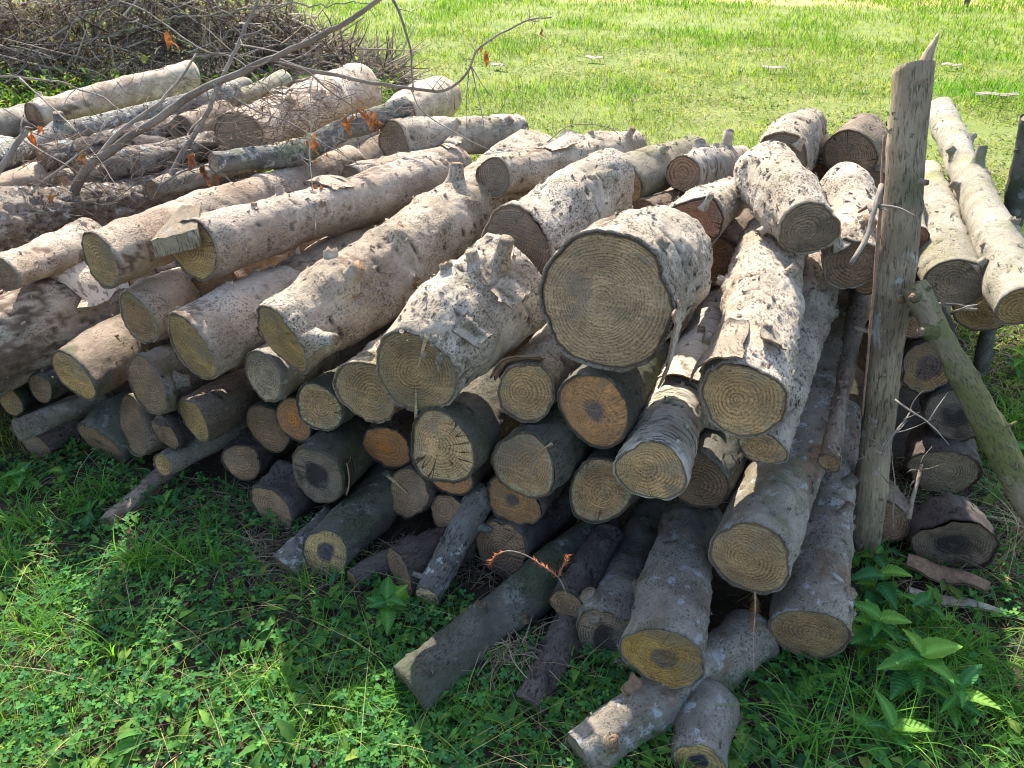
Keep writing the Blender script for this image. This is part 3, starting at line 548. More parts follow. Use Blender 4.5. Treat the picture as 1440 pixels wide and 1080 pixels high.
"h2": {"t": [0, 0, 0], "p": [[1.298, 2.064, 0.694], [1.695, 3.122, 0.711]], "r": [0.074, 0.0634], "k": [[0.02, 0.62, -0.25, 0.74, 0.0124, 0.02]]},
"h3": {"t": [0, 0, 0], "p": [[1.43, 2.092, 0.597], [1.747, 2.881, 0.627]], "r": [0.0808, 0.071], "k": []},
"h4": {"t": [0, 0, 0], "p": [[1.274, 2.306, 0.74], [1.404, 2.683, 0.773]], "r": [0.0445, 0.0426], "k": []},
"h5": {"t": [0, 0, 0], "p": [[1.294, 2.044, 0.42], [1.5, 2.53, 0.34]], "r": [0.0847, 0.0933], "k": []},
"h6": {"t": [0, 0, 0], "p": [[1.379, 1.963, 0.295], [1.497, 2.242, 0.248]], "r": [0.0911, 0.0965], "k": []},
"h7": {"t": [0, 0, 0], "p": [[1.362, 1.905, 0.116], [1.444, 2.102, 0.083]], "r": [0.106, 0.1047], "k": []},
"h8": {"t": [0, 0, 0], "p": [[1.245, 1.59, 0.1], [1.282, 1.711, 0.075]], "r": [0.0984, 0.0955], "k": []},
"h9": {"t": [0, 0, 0], "p": [[1.097, 1.699, 0.09], [1.163, 1.859, 0.052]], "r": [0.0659, 0.0661], "k": []},
"h0": {"t": [0, 0, 0], "p": [[1.246, 2.132, 0.536], [1.419, 2.523, 0.485]], "r": [0.0656, 0.0705], "k": []},
"i1": {"t": [-0.183, 0.055, -0.045], "p": [[-3.109, 5.129, 0.52], [-2.644, 6.66, 0.508]], "r": [0.0865, 0.1167], "k": [[0.07, -0.22, 0.08, 0.97, 0.0233, 0.03]]},
"i2": {"t": [0, 0, 0], "p": [[-3.298, 4.695, 0.5], [-3.312, 5.491, 0.42]], "r": [0.1013, 0.1074], "k": []},
"i3": {"t": [0, 0, 0], "p": [[-2.389, 3.472, 0.657], [-2.341, 3.967, 0.649], [-2.134, 4.467, 0.652], [-1.757, 5.137, 0.668]], "r": [0.0605, 0.0572, 0.0538, 0.0494], "k": [[0.323, 0.32, 0.89, 0.32, 0.0258, 0.05]]},
"i4": {"t": [0, 0, 0], "p": [[-2.342, 3.295, 0.576], [-2.127, 4.372, 0.508]], "r": [0.0616, 0.0712], "k": []},
"i5": {"t": [0, 0, 0], "p": [[-1.849, 3.284, 0.663], [-1.524, 3.94, 0.632]], "r": [0.0607, 0.0606], "k": [[0.046, 0.86, -0.41, 0.3, 0.0184, 0.03]]},
"i6": {"t": [0, 0, 0], "p": [[-1.983, 3.958, 0.618], [-1.875, 4.423, 0.457]], "r": [0.0609, 0.0805], "k": []},
"i7": {"t": [0, 0, 0], "p": [[-1.814, 4.296, 0.617], [-1.755, 4.82, 0.597]], "r": [0.077, 0.0854], "k": []},
"i8": {"t": [0, 0, 0], "p": [[-2.162, 4.905, 0.58], [-1.912, 5.769, 0.587]], "r": [0.0521, 0.0653], "k": []},
"i9": {"t": [0.047, -0.041, 0.015], "p": [[-1.104, 2.829, 0.84], [-1.016, 2.924, 0.83], [-0.903, 3.05, 0.803], [-0.722, 3.303, 0.841], [-0.466, 3.539, 0.896]], "r": [0.0388, 0.0396, 0.0406, 0.0422, 0.0437], "k": []},
"j1": {"t": [-0.186, 0.056, -0.049], "p": [[-1.946, 3.294, 0.609], [-1.799, 3.741, 0.56]], "r": [0.0521, 0.055], "k": []},
"j2": {"t": [0, 0, 0], "p": [[-1.822, 5.241, 0.6], [-1.698, 6.031, 0.591]], "r": [0.046, 0.0621], "k": []},
"j3": {"t": [0, 0, 0], "p": [[-0.623, 2.989, 0.701], [-0.244, 3.519, 0.66]], "r": [0.0723, 0.0708], "k": []},
"j4": {"t": [0, 0, 0], "p": [[-1.311, 2.52, 0.5], [-1.193, 3.099, 0.396]], "r": [0.0752, 0.0844], "k": []},
"j5": {"t": [0, 0, 0], "p": [[-0.545, 2.315, 0.498], [-0.295, 2.995, 0.436]], "r": [0.0939, 0.1049], "k": []},
"j6": {"t": [0, 0, 0], "p": [[-0.067, 2.108, 0.5], [0.188, 2.647, 0.43]], "r": [0.0786, 0.0792], "k": []},
"j7": {"t": [0, 0, 0], "p": [[0.516, 1.918, 0.379], [0.752, 2.433, 0.298]], "r": [0.0754, 0.0812], "k": []},
"n2": {"t": [0, 0, 0], "p": [[-1.436, 3.002, 0.68], [-1.069, 3.865, 0.632]], "r": [0.042, 0.049], "k": []},
"n3": {"t": [0, 0, 0], "p": [[-1.076, 3.518, 0.664], [-0.794, 4.369, 0.596]], "r": [0.0546, 0.0588], "k": []},
"n4": {"t": [0, 0, 0], "p": [[-2.219, 3.631, 0.645], [-1.917, 4.495, 0.594]], "r": [0.0431, 0.0482], "k": []},
"f0": {"t": [0, 0, 0], "p": [[0.63, 2.233, 0.682], [0.902, 2.74, 0.675]], "r": [0.0791, 0.0831], "k": []},
"j0": {"t": [0, 0, 0], "p": [[-0.988, 2.338, 0.57], [-0.693, 3.274, 0.495]], "r": [0.0886, 0.1055], "k": []},
"m1": {"t": [0, 0, 0], "p": [[-2.018, 2.187, 0.582], [-2.07, 3.064, 0.374]], "r": [0.1214, 0.1498], "k": []},
"m2": {"t": [0, 0, 0], "p": [[-2.498, 2.727, 0.677], [-2.657, 3.984, 0.479]], "r": [0.1553, 0.1837], "k": []},
"m3": {"t": [0, 0, 0], "p": [[-2.358, 2.122, 0.109], [-2.112, 2.448, 0.111]], "r": [0.1432, 0.1456], "k": []},
"j8": {"t": [0, 0, 0], "p": [[0.453, 2.018, 0.602], [0.667, 2.565, 0.522]], "r": [0.0702, 0.0758], "k": []},
"j9": {"t": [0, 0, 0], "p": [[-0.312, 1.527, 0.07], [-0.138, 1.673, 0.046]], "r": [0.058, 0.0578], "k": []},
"k1": {"t": [-0.13, 0.058, -0.182], "p": [[-0.647, 1.57, 0.034], [-0.55, 1.791, 0.035]], "r": [0.0437, 0.0475], "k": []},
"k2": {"t": [0, 0, 0], "p": [[-0.876, 1.973, 0.103], [-0.824, 2.21, 0.057]], "r": [0.068, 0.0744], "k": []},
"k3": {"t": [0, 0, 0], "p": [[-0.447, 1.531, 0.03], [-0.28, 1.673, 0.031]], "r": [0.0313, 0.0413], "k": []}}''')
# key: bark, cut, far cut, flakes, label, extras
INFO = {
 'A': ('pink', 'olive', 'olive', 90, 'pinkish log with a concentric ringed oval end above the small greenish end'),
 'B': ('pink', 'ochre', None, 110, 'long pinkish log with a flat split ledge over its orange end', dict(flaps=[(.45, .53, 60, 130, .02, 'v0', '')])),
 'C': ('pink', 'ochre', None, 140, 'long pale log with a large slanted end, directly left of the knobbly stubbed log', dict(flaps=[(.72, .86, 30, 80, .03, 'v0', '')])),
 'D': ('pale', 'ochre', 'grey', 170, 'longest speckled log with several knobbly cut branch stubs along its top'),
 'E': ('pale', 'olive', None, 160, 'thick short speckled log with an upright square stub and torn bark on top', dict(slv=[(110, .9, .2, .006), (275, .95, .3, .005)], flaps=[(.25, .38, 130, 160, .03, 'v1', ''), (.6, .8, 125, 155, .03, 'v1', '')])),
 'F': ('pale', 'grey', None, 120, 'short speckled log with dark cross cracks, lying behind the upright square stub'),
 'G': ('pale', 'big', None, 120, 'thickest log, its huge round grey-green cut end facing the viewer at pile centre', dict(jag=.008, ecc=(.05, .05), oval=.02, flaps=[(-.22, .12, 172, 222, .035, 'v1', ''), (.3, .75, -30, 20, .03, 'v0', '')])),
 'H': ('pale', 'olive', None, 60, 'olive ended log squeezed against the left underside of the stubbed thick log'),
 'I': ('pale', 'olive', None, 40, 'small round mossy ended log just below left of the thickest log', dict(flaps=[(-.02, .1, 20, 110, .02, 'u0', '')])),
 'J': ('moss', 'orangeheart', None, 20, 'brown orange log end with a dark off-centre heart, right below the thickest log', dict(ecc=(.35, -.3))),
 'K': ('moss', 'lichen', None, 20, 'log end rimmed with pale lichen spots below the small mossy end', dict(slv=[(130, 1.1, .4, .005)])),
 'Lq': ('moss', 'olive', None, 20, 'large greenish rimmed log end right under the two overlapping olive ends', dict(slv=[(70, .8, .1, .005)])),
 'M': ('moss', 'lichen', None, 20, 'round lichen rimmed end left of the twisted ribbed log'),
 'N': ('ringed', 'olive', None, 70, 'twisted log with ribbed wavy bark and a forked twig by its end', dict(flaps=[(.35, .5, 60, 120, .02, 'u0', '')])),
 'O': ('pale', 'olive', None, 190, 'sunlit flaky log with a big round ringed end pointing at the viewer, right half', dict(flaps=[(.0, .22, 20, 80, .02, 'u0', ''), (.1, .2, 95, 125, .02, 'u0', '')])),
 'P': ('pale', 'lichen', None, 110, 'thinner flaky log whose small end peeks out under the big sunlit one'),
 'Q': ('grey', 'olive', None, 130, 'long blue-grey shaded log with a wide ringed end, left of the lowest right log', dict(tilt=(0, -.25))),
 'R': ('grey', 'olive', None, 110, 'lowest right grey log with a flat oval end beside the leafy weeds', dict(tilt=(0, -.6))),
 'S': ('grey', 'yellow', None, 40, 'smooth grey log with a moist yellow end and torn splinters, bottom of the pile', dict(tilt=(0, -.55), flaps=[(-.06, .03, 280, 310, .02, 'u0', 'bast')])),
 'Tq': ('moss', 'brown', None, 20, 'brown broken end half hidden behind the twisted ribbed log'),
 'U': ('grey', 'dark', None, 50, 'grey split log with a torn dark end left of the moist yellow one', dict(flaps=[(-.16, .22, 160, 200, .03, 'u0', 'bast')], jag=.02)),
 'U2': ('grey', 'pale', None, 0, 'small cracked cream coloured end under the grey split log'),
 'V': ('moss', 'brown', None, 30, 'long bare grey-green log slanting down to the left in front of the pile', dict(tilt=(-.5, .1))),
 'W': ('lichen', 'pale', None, 30, 'short lichen crusted stick with a pale sawn end leaning on the lower logs', dict(tilt=(0, -.2))),
 'X': ('grey', 'grey', None, 20, 'grey-green log lying crosswise on the ground at the bottom edge of the picture'),
 'Y': ('grey', 'blueheart', None, 10, 'dark hearted log end poking out under the crosswise log at the bottom edge'),
 'Z': ('dark', 'grey', None, 20, 'thin weathered log half covered by straw behind the long slanting bare log'),
 'a1': ('dark', 'brown', None, 20, 'thin dark log between the slanting bare log and the grey split log'),
 'a2': ('dark', 'brown', None, 20, 'brown ringed log end behind the little orange needled twig'),
 'a3': ('dark', 'brown', None, 10, 'brown log end just above the far part of the blue-black hearted log', dict(slv=[(20, 1.2, .1, .007)])),
 'a4': ('dark', 'brown', None, 10, 'small brown log end just left of the lichen crusted stick'),
 'a5': ('dark', 'orangeheart', None, 10, 'brown crescent of a log end peeping out under the lichen spotted one'),
 'a6': ('dark', 'orange', None, 10, 'orange-brown sliver of a log end under the large greenish rimmed one'),
 'b1': ('moss', 'blueheart', None, 20, 'green barked log whose yellow end has a blue-black heart'),
 'b2': ('moss', 'dark', None, 20, 'dark green log with a rotten cracked blackish end', dict(flaps=[(-.06, .1, 150, 200, .012, 'u0', '')])),
 'b3': ('dark', 'brown', None, 20, 'purplish dark log with a dull split end in the grass left of the rotten one', dict(tilt=(.3, 0))),
 'b4': ('dark', 'orange', None, 10, 'plain orange-brown log end between the rotten one and the greenish rimmed one'),
 'b5': ('moss', 'lichen', None, 10, 'small log end with lichen dots beside the bright orange one'),
 'b6': ('moss', 'orange', None, 10, 'bright orange log end in the middle left of the front'),
 'b7': ('moss', 'brown', None, 10, 'flat brown log end left below the bright orange one'),
 'b8': ('grey', 'grey', None, 20, 'weathered pale grey log end tucked under the knobbly stubbed log'),
 'c1': ('brown', 'ochre', None, 20, 'smooth brown log with a narrow ochre end below the large slanted olive end', dict(tilt=(.3, 0))),
 'c2': ('pink', 'lichen', None, 30, 'shaded log with a small greenish oval end between two bigger pale logs'),
 'c3': ('brown', 'ochre', None, 30, 'brown log with a yellow slanted end under the peeled log', dict(tilt=(.5, 0))),
 'c4': ('grey', 'brown', None, 30, 'bluish shaded log with a narrow brown end, right of the yellow slanted end', dict(tilt=(.6, 0))),
 'c5': ('brown', 'brown', None, 20, 'brown long oval log end above the smallest round cut in the lower left', dict(tilt=(.5, 0))),
 'c6': ('moss', 'brown', None, 20, 'greenish log with a frayed brown end touching the grass at lower left', dict(jag=.012)),
 'c7': ('moss', 'brown', None, 10, 'small knotty log end above the bluish stripped branch'),
 'c8': ('moss', 'ochre', None, 10, 'pale brown log end cut by the left edge of the picture'),
 'c9': ('grey', 'grey', None, 10, 'bluish stripped branch pointing left out of the lower left stack'),
 'd1': ('dark', 'brown', None, 10, 'dark log lying lowest in the left grass under the bluish branch'),
 'd2': ('dark', 'brown', None, 10, 'short dark log with a round pale knot wedged in the lower left'),
 'd3': ('grey', 'ochre', None, 20, 'thin log with the smallest round cut, jutting out at the lower left'),
 'd4': ('brown', 'brown', None, 10, 'thin reddish pole half buried in grass at the lower left'),
 'e1': ('pink', 'grey', None, 60, 'large log with half its bark peeled off, left edge', dict(peel=.42, flaps=[(.05, .42, 20, 80, .015, 'v0', ''), (.55, .95, 15, 160, .01, 'u0', ''), (.25, .40, -20, 40, .03, 'v0', '')])),
 'e2': ('pink', 'brown', None, 30, 'pink barked log end right above the peeled log at the left edge'),
 'e3': ('rough', 'grey', 'grey', 160, 'rough furrowed log with grey lichen lying across the left side'),
 'e4': ('pink', 'grey', 'grey', 120, 'big pale log with hanging bark strips behind the tangle of twigs', dict(flaps=[(.3, .38, 30, 100, .04, 'v0', ''), (.5, .56, 10, 90, .04, 'v0', '')])),
 'e5': ('pale', 'grey', None, 90, 'pale log with a round grey-brown ringed end at the back of the pile centre'),
 'e6': ('pink', 'grey', 'grey', 60, 'short pale log with streaked bark farthest back in the pile centre'),
 'e7': ('pale', 'grey', 'grey', 90, 'flaky sunlit log on the far edge behind the longest stubbed log', dict(flaps=[(.3, .5, 70, 130, .03, 'u1', '')])),
 'f1': ('white', 'purple', None, 50, 'log with a purple-brown heart in its large round end at the back'),
 'f2': ('ringed', 'ring', None, 40, 'small log with sharp dark growth rings and spiky stubs at the back', dict()),
 'f3': ('pale', 'red', None, 50, 'log with a reddish broken lopsided end and curling bark', dict(oval=.1, flaps=[(.0, .3, -40, 20, .05, 'v0', '')])),
 'f4': ('brown', 'brown', None, 30, 'half buried brown log under the purple hearted and the sharply ringed ends'),
 'f5': ('pale', 'grey', None, 110, 'short log turned rightwards with a round grey ringed end at the pile top'),
 'f6': ('pale', 'grey', 'grey', 110, 'topmost short speckled log behind, its end a shaded grey arc'),
 'f7': ('brown', 'grey', None, 40, 'angular grey stump end at the very back right of the topmost log'),
 'f8': ('pale', 'brown', None, 80, 'short speckled log between the topmost logs and the tall post'),
 'f9': ('brown', 'brown', None, 20, 'brown shaded log end beneath the short speckled log by the tall post'),
 'g1': ('brown', 'brown', None, 40, 'slim mossy pole squeezed between the right grey logs and the post'),
 'h1': ('white', 'ochre', None, 50, 'long whitish log with black scars on the far right side'),
 'h2': ('white', 'grey', None, 50, 'bluish white log with a dark ringed end right of the tall post'),
 'h3': ('moss', 'ochre', None, 20, 'ochre ringed end between the bluish white log and the long whitish log'),
 'h4': ('white', 'red', None, 10, 'small red-brown end peeping out behind the tall post'),
 'h5': ('dark', 'purple', None, 10, 'round dark hearted end in the shade behind the slanted mossy brace'),
 'h6': ('moss', 'dark', None, 10, 'mossy dark end low behind the slanted mossy brace'),
 'h7': ('dark', 'grey', None, 10, 'dull grey-brown end resting low right of the tall post', dict(tilt=(0, -.5))),
 'h8': ('dark', 'dark', None, 10, 'dark ringed stump end at ground level by the curved bark slabs', dict(tilt=(0, -.3))),
 'h9': ('brown', 'brown', None, 10, 'small brown log end at the foot of the tall post'),
 'h0': ('dark', 'brown', None, 10, 'dark brown end between the tall post and the top of the brace'),
 'i1': ('pink', 'brown', 'grey', 70, 'long pale log farthest back on the left with a brown half-moon end'),
 'i2': ('grey', 'brown', None, 30, 'grey log at the far left edge beside the half-moon ended one'),
 'i3': ('lichen', 'brown', None, 60, 'curved lichen grey limb crossing the back left of the pile'),
 'i4': ('pink', 'brown', None, 40, 'pinkish thin log below the curved lichen limb at the left edge'),
 'i5': ('rough', 'brown', None, 40, 'flaky brown log just behind the rough furrowed log'),
 'i6': ('dark', 'dark', None, 30, 'dark purplish log under the main dead branch at the back left'),
 'i7': ('brown', 'dark', 'dark', 30, 'short brown log behind the crossing of the dead branches'),
 'i8': ('white', 'grey', 'grey', 20, 'thin whitish log with a rounded far end under the dead branch'),
 'i9': ('lichen', 'grey', 'red', 40, 'crooked lichen spotted limb with an orange cut tip over the back logs'),
 'j1': ('rough', 'brown', None, 30, 'short flaky log at the root of the main dead branch'),
 'j2': ('white', 'grey', 'grey', 10, 'thin whitish pole farthest back near the brush heap'),
 'j3': ('pink', 'brown', 'red', 40, 'pale log with curled brown bark at its far end behind the split ledge log', dict(flaps=[(.85, 1.0, 20, 110, .04, 'u1', '')])),
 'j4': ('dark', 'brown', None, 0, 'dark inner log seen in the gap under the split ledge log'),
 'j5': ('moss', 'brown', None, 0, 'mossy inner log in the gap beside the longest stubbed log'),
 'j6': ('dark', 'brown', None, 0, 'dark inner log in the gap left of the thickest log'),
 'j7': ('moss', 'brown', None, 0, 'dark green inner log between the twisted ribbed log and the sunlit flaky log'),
 'j8': ('pale', 'brown', None, 20, 'shaded inner log under the reddish lopsided end'),
 'j9': ('dark', 'brown', None, 10, 'dark log on the ground behind the lichen crusted stick'),
 'k1': ('lichen', 'brown', None, 10, 'thin log nosing out of the grass under the blue-black hearted one'),
 'k2': ('dark', 'brown', None, 10, 'dark low log in the hollow left of the flat brown end'),
 'k3': ('dark', 'brown', None, 10, 'thin brown pole on the ground left of the leafy weed by the lichened stick'),
 'm1': ('pale', 'olive', None, 0, 'pale log of the pile just beyond the left edge, upper row'),
 'm2': ('pale', 'olive', None, 0, 'pale log of the pile beyond the left edge, topmost row'),
 'm3': ('dark', 'olive', None, 0, 'dark log of the pile beyond the left edge, bottom row'),
 'f0': ('brown', 'brown', None, 10, 'brown inner log in the hole beneath the short log turned rightwards'),
 'j0': ('brown', 'brown', None, 0, 'inner log in the gap between the split ledge log and the large slanted one'),
 'f10': ('brown', 'brown', None, 20, 'brown butt right beneath the angular grey stump end, against the tall post'),
 'f11': ('pale', 'brown', None, 20, 'shaded log wedged below the topmost log and its angular neighbour'),
 'n2': ('pale', 'brown', None, 40, 'slim pale log directly behind the far half of the furrowed log'),
 'n3': ('pink', 'brown', None, 40, 'slim pinkish log half hidden behind the crooked lichen spotted limb'),
 'n4': ('rough', 'brown', None, 20, 'slim rough log just under the middle of the curved lichen limb'),

}
ROOTS = {}; SURF = {}
for i, (k, v) in enumerate(INFO.items()):
    bk, ck, fc, fl, label = v[:5]; ex = v[5] if len(v) > 5 else {}
    d = DATA[k]
    ROOTS[k], SURF[k] = make_log(k, d['p'], d['r'], bk, ck, label, knots=d['k'], seed=i*7+3, farcut=fc, flakes=fl, tv=np.array(d['t']), **ex)
# ---------------------------------------------------------------- filler logs that carry the back of the pile
FILL = [((-2.75, 2.75, .16), (-2.7, 3.9, .16), .16), ((-2.4, 2.75, .40), (-2.45, 3.9, .40), .13), ((-2.05, 2.75, .15), (-1.9, 3.8, .15), .15), ((-3.2, 4.6, .34), (-3.1, 5.5, .30), .10), ((-2.6, 4.4, .30), (-2.0, 5.9, .30), .14), ((-3.1, 4.8, .14), (-2.6, 6.3, .14), .13), ((-2.2, 3.6, .36), (-1.6, 5.0, .36), .15), ((-1.7, 3.3, .18), (-1.2, 4.7, .18), .16), ((-1.15, 3.3, .42), (-.6, 4.8, .42), .16),
 ((-.7, 3.0, .20), (-.2, 4.3, .20), .16), ((-.35, 3.1, .46), (.1, 4.2, .46), .15), ((.05, 2.6, .22), (.5, 3.5, .22), .16), ((.25, 2.5, .55), (.75, 3.2, .55), .13), ((.7, 2.3, .25), (1.1, 3.1, .25), .17), ((.85, 2.35, .60), (1.25, 3.05, .60), .14),
 ((-1.55, 2.95, .38), (-1.1, 4.1, .38), .12), ((1.45, 2.5, .22), (1.9, 3.4, .22), .16), ((1.5, 2.6, .50), (1.95, 3.4, .50), .11)]
for i, (p, q_, r_) in enumerate(FILL):
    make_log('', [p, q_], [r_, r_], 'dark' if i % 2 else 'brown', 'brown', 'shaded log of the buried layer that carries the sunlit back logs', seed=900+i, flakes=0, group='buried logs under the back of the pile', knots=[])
# ---------------------------------------------------------------- posts and brace
def post(pts, rad, label, bk, knots, seed, spike=None, name='post', cat='post', ck='grey'):
    r_, s_ = make_log('', pts, rad, bk, ck, label, knots=knots, seed=seed, farcut='grey', flakes=25, cat=cat, name=name, group=None, jag=.001)
    if 'group' in r_: del r_['group']
    return r_
# tall front post: foot at the ground, top at eye height
f0 = gnd(1217, 778); top = at(1284, 93, 1.93)
post([list(f0-Vector((0, 0, .03))), list(f0.lerp(top, .5)+Vector((.004, 0, 0))), list(top)], [.047, .049, .051], 'tall grey weathered post with a splintered tip standing right of the pile', 'post',
     [[.58, -.1, -.95, 0, .012, .012], [.55, .75, -.55, 0, .010, .07], [.80, .5, -.8, 0, .008, .012], [.97, .1, -.9, 0, .004, .006], [.17, .9, -.3, 0, .010, .02], [.66, -.95, -.2, 0, .004, .015], [.5, -.98, -.1, 0, .006, .05]], 501)
pr = bpy.context.scene.objects['post'] if 'post' in bpy.context.scene.objects else None
tv = top-f0
sp0 = top+Vector((.035, 0, -.05)); tipp = at(1320, 47, 1.92)
Vt, Fa, Fb, b2 = tube([sp0-Vector(pr.location), sp0.lerp(tipp, .45)-Vector(pr.location)+Vector((-.006, 0, 0)), tipp-Vector(pr.location)], [.030, .015, .003], seg=9, n=14, rough=.75)
mk('splinter', Vt, [Fa, Fb], [B['post']], pr, {'bc': ('FLOAT_VECTOR', b2), 'crk': ('FLOAT', np.zeros(len(Vt)))})
# thin torn bark strip down the post's left edge
b0 = at(1243, 190, 1.93); b1 = at(1212, 585, 1.98)
tube_obj('bark_strip', [b0-Vector(pr.location), b0.lerp(b1, .4)-Vector(pr.location)+Vector((.006, 0, 0)), b1-Vector(pr.location)], [.003, .005, .003], M_inner, pr, seg=5, n=40, rough=.9, seed=4)
g2 = gnd(1376, 528); t2 = at(1452, 165, 2.55)
post([list(g2), list(g2.lerp(t2, .5)), list(t2)], [.035, .036, .036], 'second dark post behind the whitish log at the right edge', 'moss', [[.75, .9, -.3, 0, .006, .03], [.9, -.9, -.3, 0, .006, .015]], 503)
b0 = at(1500, 800, 1.78); b1 = at(1286, 402, 1.98)
post([list(b1), list(b1.lerp(b0, .5)+Vector((0, 0, .0))), list(b0)], [.032, .038, .036], 'slanted mossy brace pole leaning from the tall post to the lower right', 'olive', [[.18, -.4, -.8, -.3, .014, .03], [.06, -.5, -.8, 0, .012, .02], [.55, .9, -.1, .3, .004, .02]], 505, name='brace_pole', cat='brace pole', ck='olive')
f3 = gnd(1358, 10)
post([list(f3), list(f3+Vector((0, 0, .9)))], [.05, .05], 'tiny dark fence stake far off at the top of the field', 'dark', [], 507, name='fence_stake', cat='stake')
# ---------------------------------------------------------------- split ledge on the log with the orange end
lo = Vector(DATA['B']['p'][0])
def wedge(name, quad, down, parent, mat, org):
    T_ = [Vector(p)-org for p in quad]; Bt = [p+down for p in T_]; g = 7; V = []
    for lay in (T_, Bt):
        for i in range(g):
            for j in range(g):
                u, v = i/(g-1), j/(g-1)
                p = lay[0].lerp(lay[1], u).lerp(lay[3].lerp(lay[2], u), v)
                V.append(p+Vector((0, 0, random.uniform(-.0022, .0022)+.0016*((i % 2)*2-1)*(lay is T_))))
    I = np.arange(g*g).reshape(g, g); q4 = np.stack([I[:-1, :-1], I[1:, :-1], I[1:, 1:], I[:-1, 1:]], -1).reshape(-1, 4)
    bd = np.concatenate([I[0, :], I[1:, -1], I[-1, -2::-1], I[-2:0:-1, 0]]); bn = np.roll(bd, -1)
    V = np.array([list(p) for p in V])
    return mk(name, V, [q4, q4[:, ::-1]+g*g, np.stack([bd, bn, bn+g*g, bd+g*g], -1)], [mat], parent, {'bc': ('FLOAT_VECTOR', V*[1, 1, 1]), 'crk': ('FLOAT', np.zeros(len(V)))}, smooth=False)
wedge('split_ledge', [at(211, 338, 2.20), at(276, 322, 2.14), at(282, 288, 2.27), at(252, 290, 2.30)], Vector((.0, .004, -.055)), ROOTS['B'], B['post'], lo)
# ---------------------------------------------------------------- bark slabs on the ground at the right
def slab(name, a, b, wdt, curl, label, mat, seed):
    "a shed, curled slab of bark with real thickness"
    rg = np.random.default_rng(seed); a = Vector(a); b = Vector(b); ax = (b-a); L = ax.length; ax.normalize()
    sdv = ax.cross(Vector((0, 0, 1))).normalized(); g1, g2 = 22, 9; V = []; 
    jg = rg.uniform(-.06, .06, (g1, 2))
    for th in (0, .006):
        for i in range(g1):
            for j in range(g2):
                u = i/(g1-1); v = j/(g2-1)*2-1
                ww = wdt*(.55+.45*math.sin(math.pi*min(1, u*1.15+.08)))*(1+jg[i, 0 if v < 0 else 1])
                V.append(a+ax*(u*L)+sdv*(v*ww)+Vector((0, 0, th+.012+curl*(1-v*v)*wdt+.006*math.sin(u*9+seed))))
    V = np.array([list(p-a) for p in V]); I = np.arange(g1*g2).reshape(g1, g2)
    q4 = np.stack([I[:-1, :-1], I[1:, :-1], I[1:, 1:], I[:-1, 1:]], -1).reshape(-1, 4)
    bd = np.concatenate([I[0, :], I[1:, -1], I[-1, -2::-1], I[-2:0:-1, 0]]); bn = np.roll(bd, -1)
    o = mk(name, V, [q4[:, ::-1], q4+g1*g2, np.stack([bd, bn, bn+g1*g2, bd+g1*g2], -1)], [mat], None, {'bc': ('FLOAT_VECTOR', V), 'crk': ('FLOAT', np.zeros(len(V)))}, loc=a)
    return tag(o, label, 'bark slab')
slab('bark_slab', gnd(1272, 795, .03), gnd(1388, 832, .03), .035, .5, 'curved reddish brown bark slab below the dark ringed stump', M_inner, 1)
slab('bark_slab', gnd(1275, 838, .01), gnd(1420, 868, .01), .018, .3, 'narrow grey-brown bark strip in front of the curved bark slab', M_bast, 2)
for (x, y, dx, lab) in [(836, 82, 12, 'short pale wood chip alone in the middle of the field'), (1088, 96, 18, 'grey bark scrap in the field above the topmost log'), (1400, 134, 30, 'longest bark scrap in the field near the right edge'), (1337, 92, 14, 'small bark scrap in the field just right of the post tip'), (700, 92, 8, 'tiny pale wood chip below the hanging dry leaves')]:
    slab('wood_scrap', gnd(x-dx, y, .05), gnd(x+dx, y+2, .05), .05, .3, lab, M_bast, x)['category'] = 'wood scrap'
# ---------------------------------------------------------------- dead branches
def leaf_tpl(n=7, w=.5, serr=0., fold=.25, curl=.2):
    "ovate leaf, unit length along +Y, midrib fold"
    V = []; F = []
    for i in range(n+1):
        u = i/n; ww = w*.5*(math.sin(math.pi*u**.75)**.8 if 0 < u < 1 else .02)*(1+(serr if i % 2 else -serr))
        z = -curl*u*u
        V += [(-ww, u, z+fold*ww), (-ww*.5, u, z+fold*ww*.6), (0, u, z), (ww*.5, u, z+fold*ww*.6), (ww, u, z+fold*ww)]
    for i in range(n):
        for j in range(4): F.append((i*5+j, i*5+j+1, i*5+j+6, i*5+j+5))
    return np.array(V), np.array(F)
def rotm(az, tilt_, roll):
    return np.array((Matrix.Rotation(az, 3, 'Z') @ Matrix.Rotation(tilt_, 3, 'X') @ Matrix.Rotation(roll, 3, 'Y')))
LV, LF = leaf_tpl(8, .45, 0, .6, .5)
def dry_leaf(parent, org, p, size, col, hang=True, az=None):
    crump = LV.copy(); crump[:, 2] += .18*np.sin(LV[:, 1]*9+random.random()*6)*(.5+LV[:, 0]*2); crump[:, 0] *= random.uniform(.6, 1.1)
    R_ = rotm(random.uniform(0, 6.3) if az is None else az, (-1.35 if hang else random.uniform(-.5, .5))+random.uniform(-.3, .3), random.uniform(-1, 1))
    V = crump @ R_.T*size+np.array(p)-np.array(org)
    c = np.tile(list(col)+[1], (len(V), 1))
    return mk('dry_leaf', V, [LF], [M_dryleaf], parent, {'col': ('FLOAT_COLOR', c)})
OR = (.26, .10, .045); BR = (.17, .085, .05); RD = (.33, .09, .035)
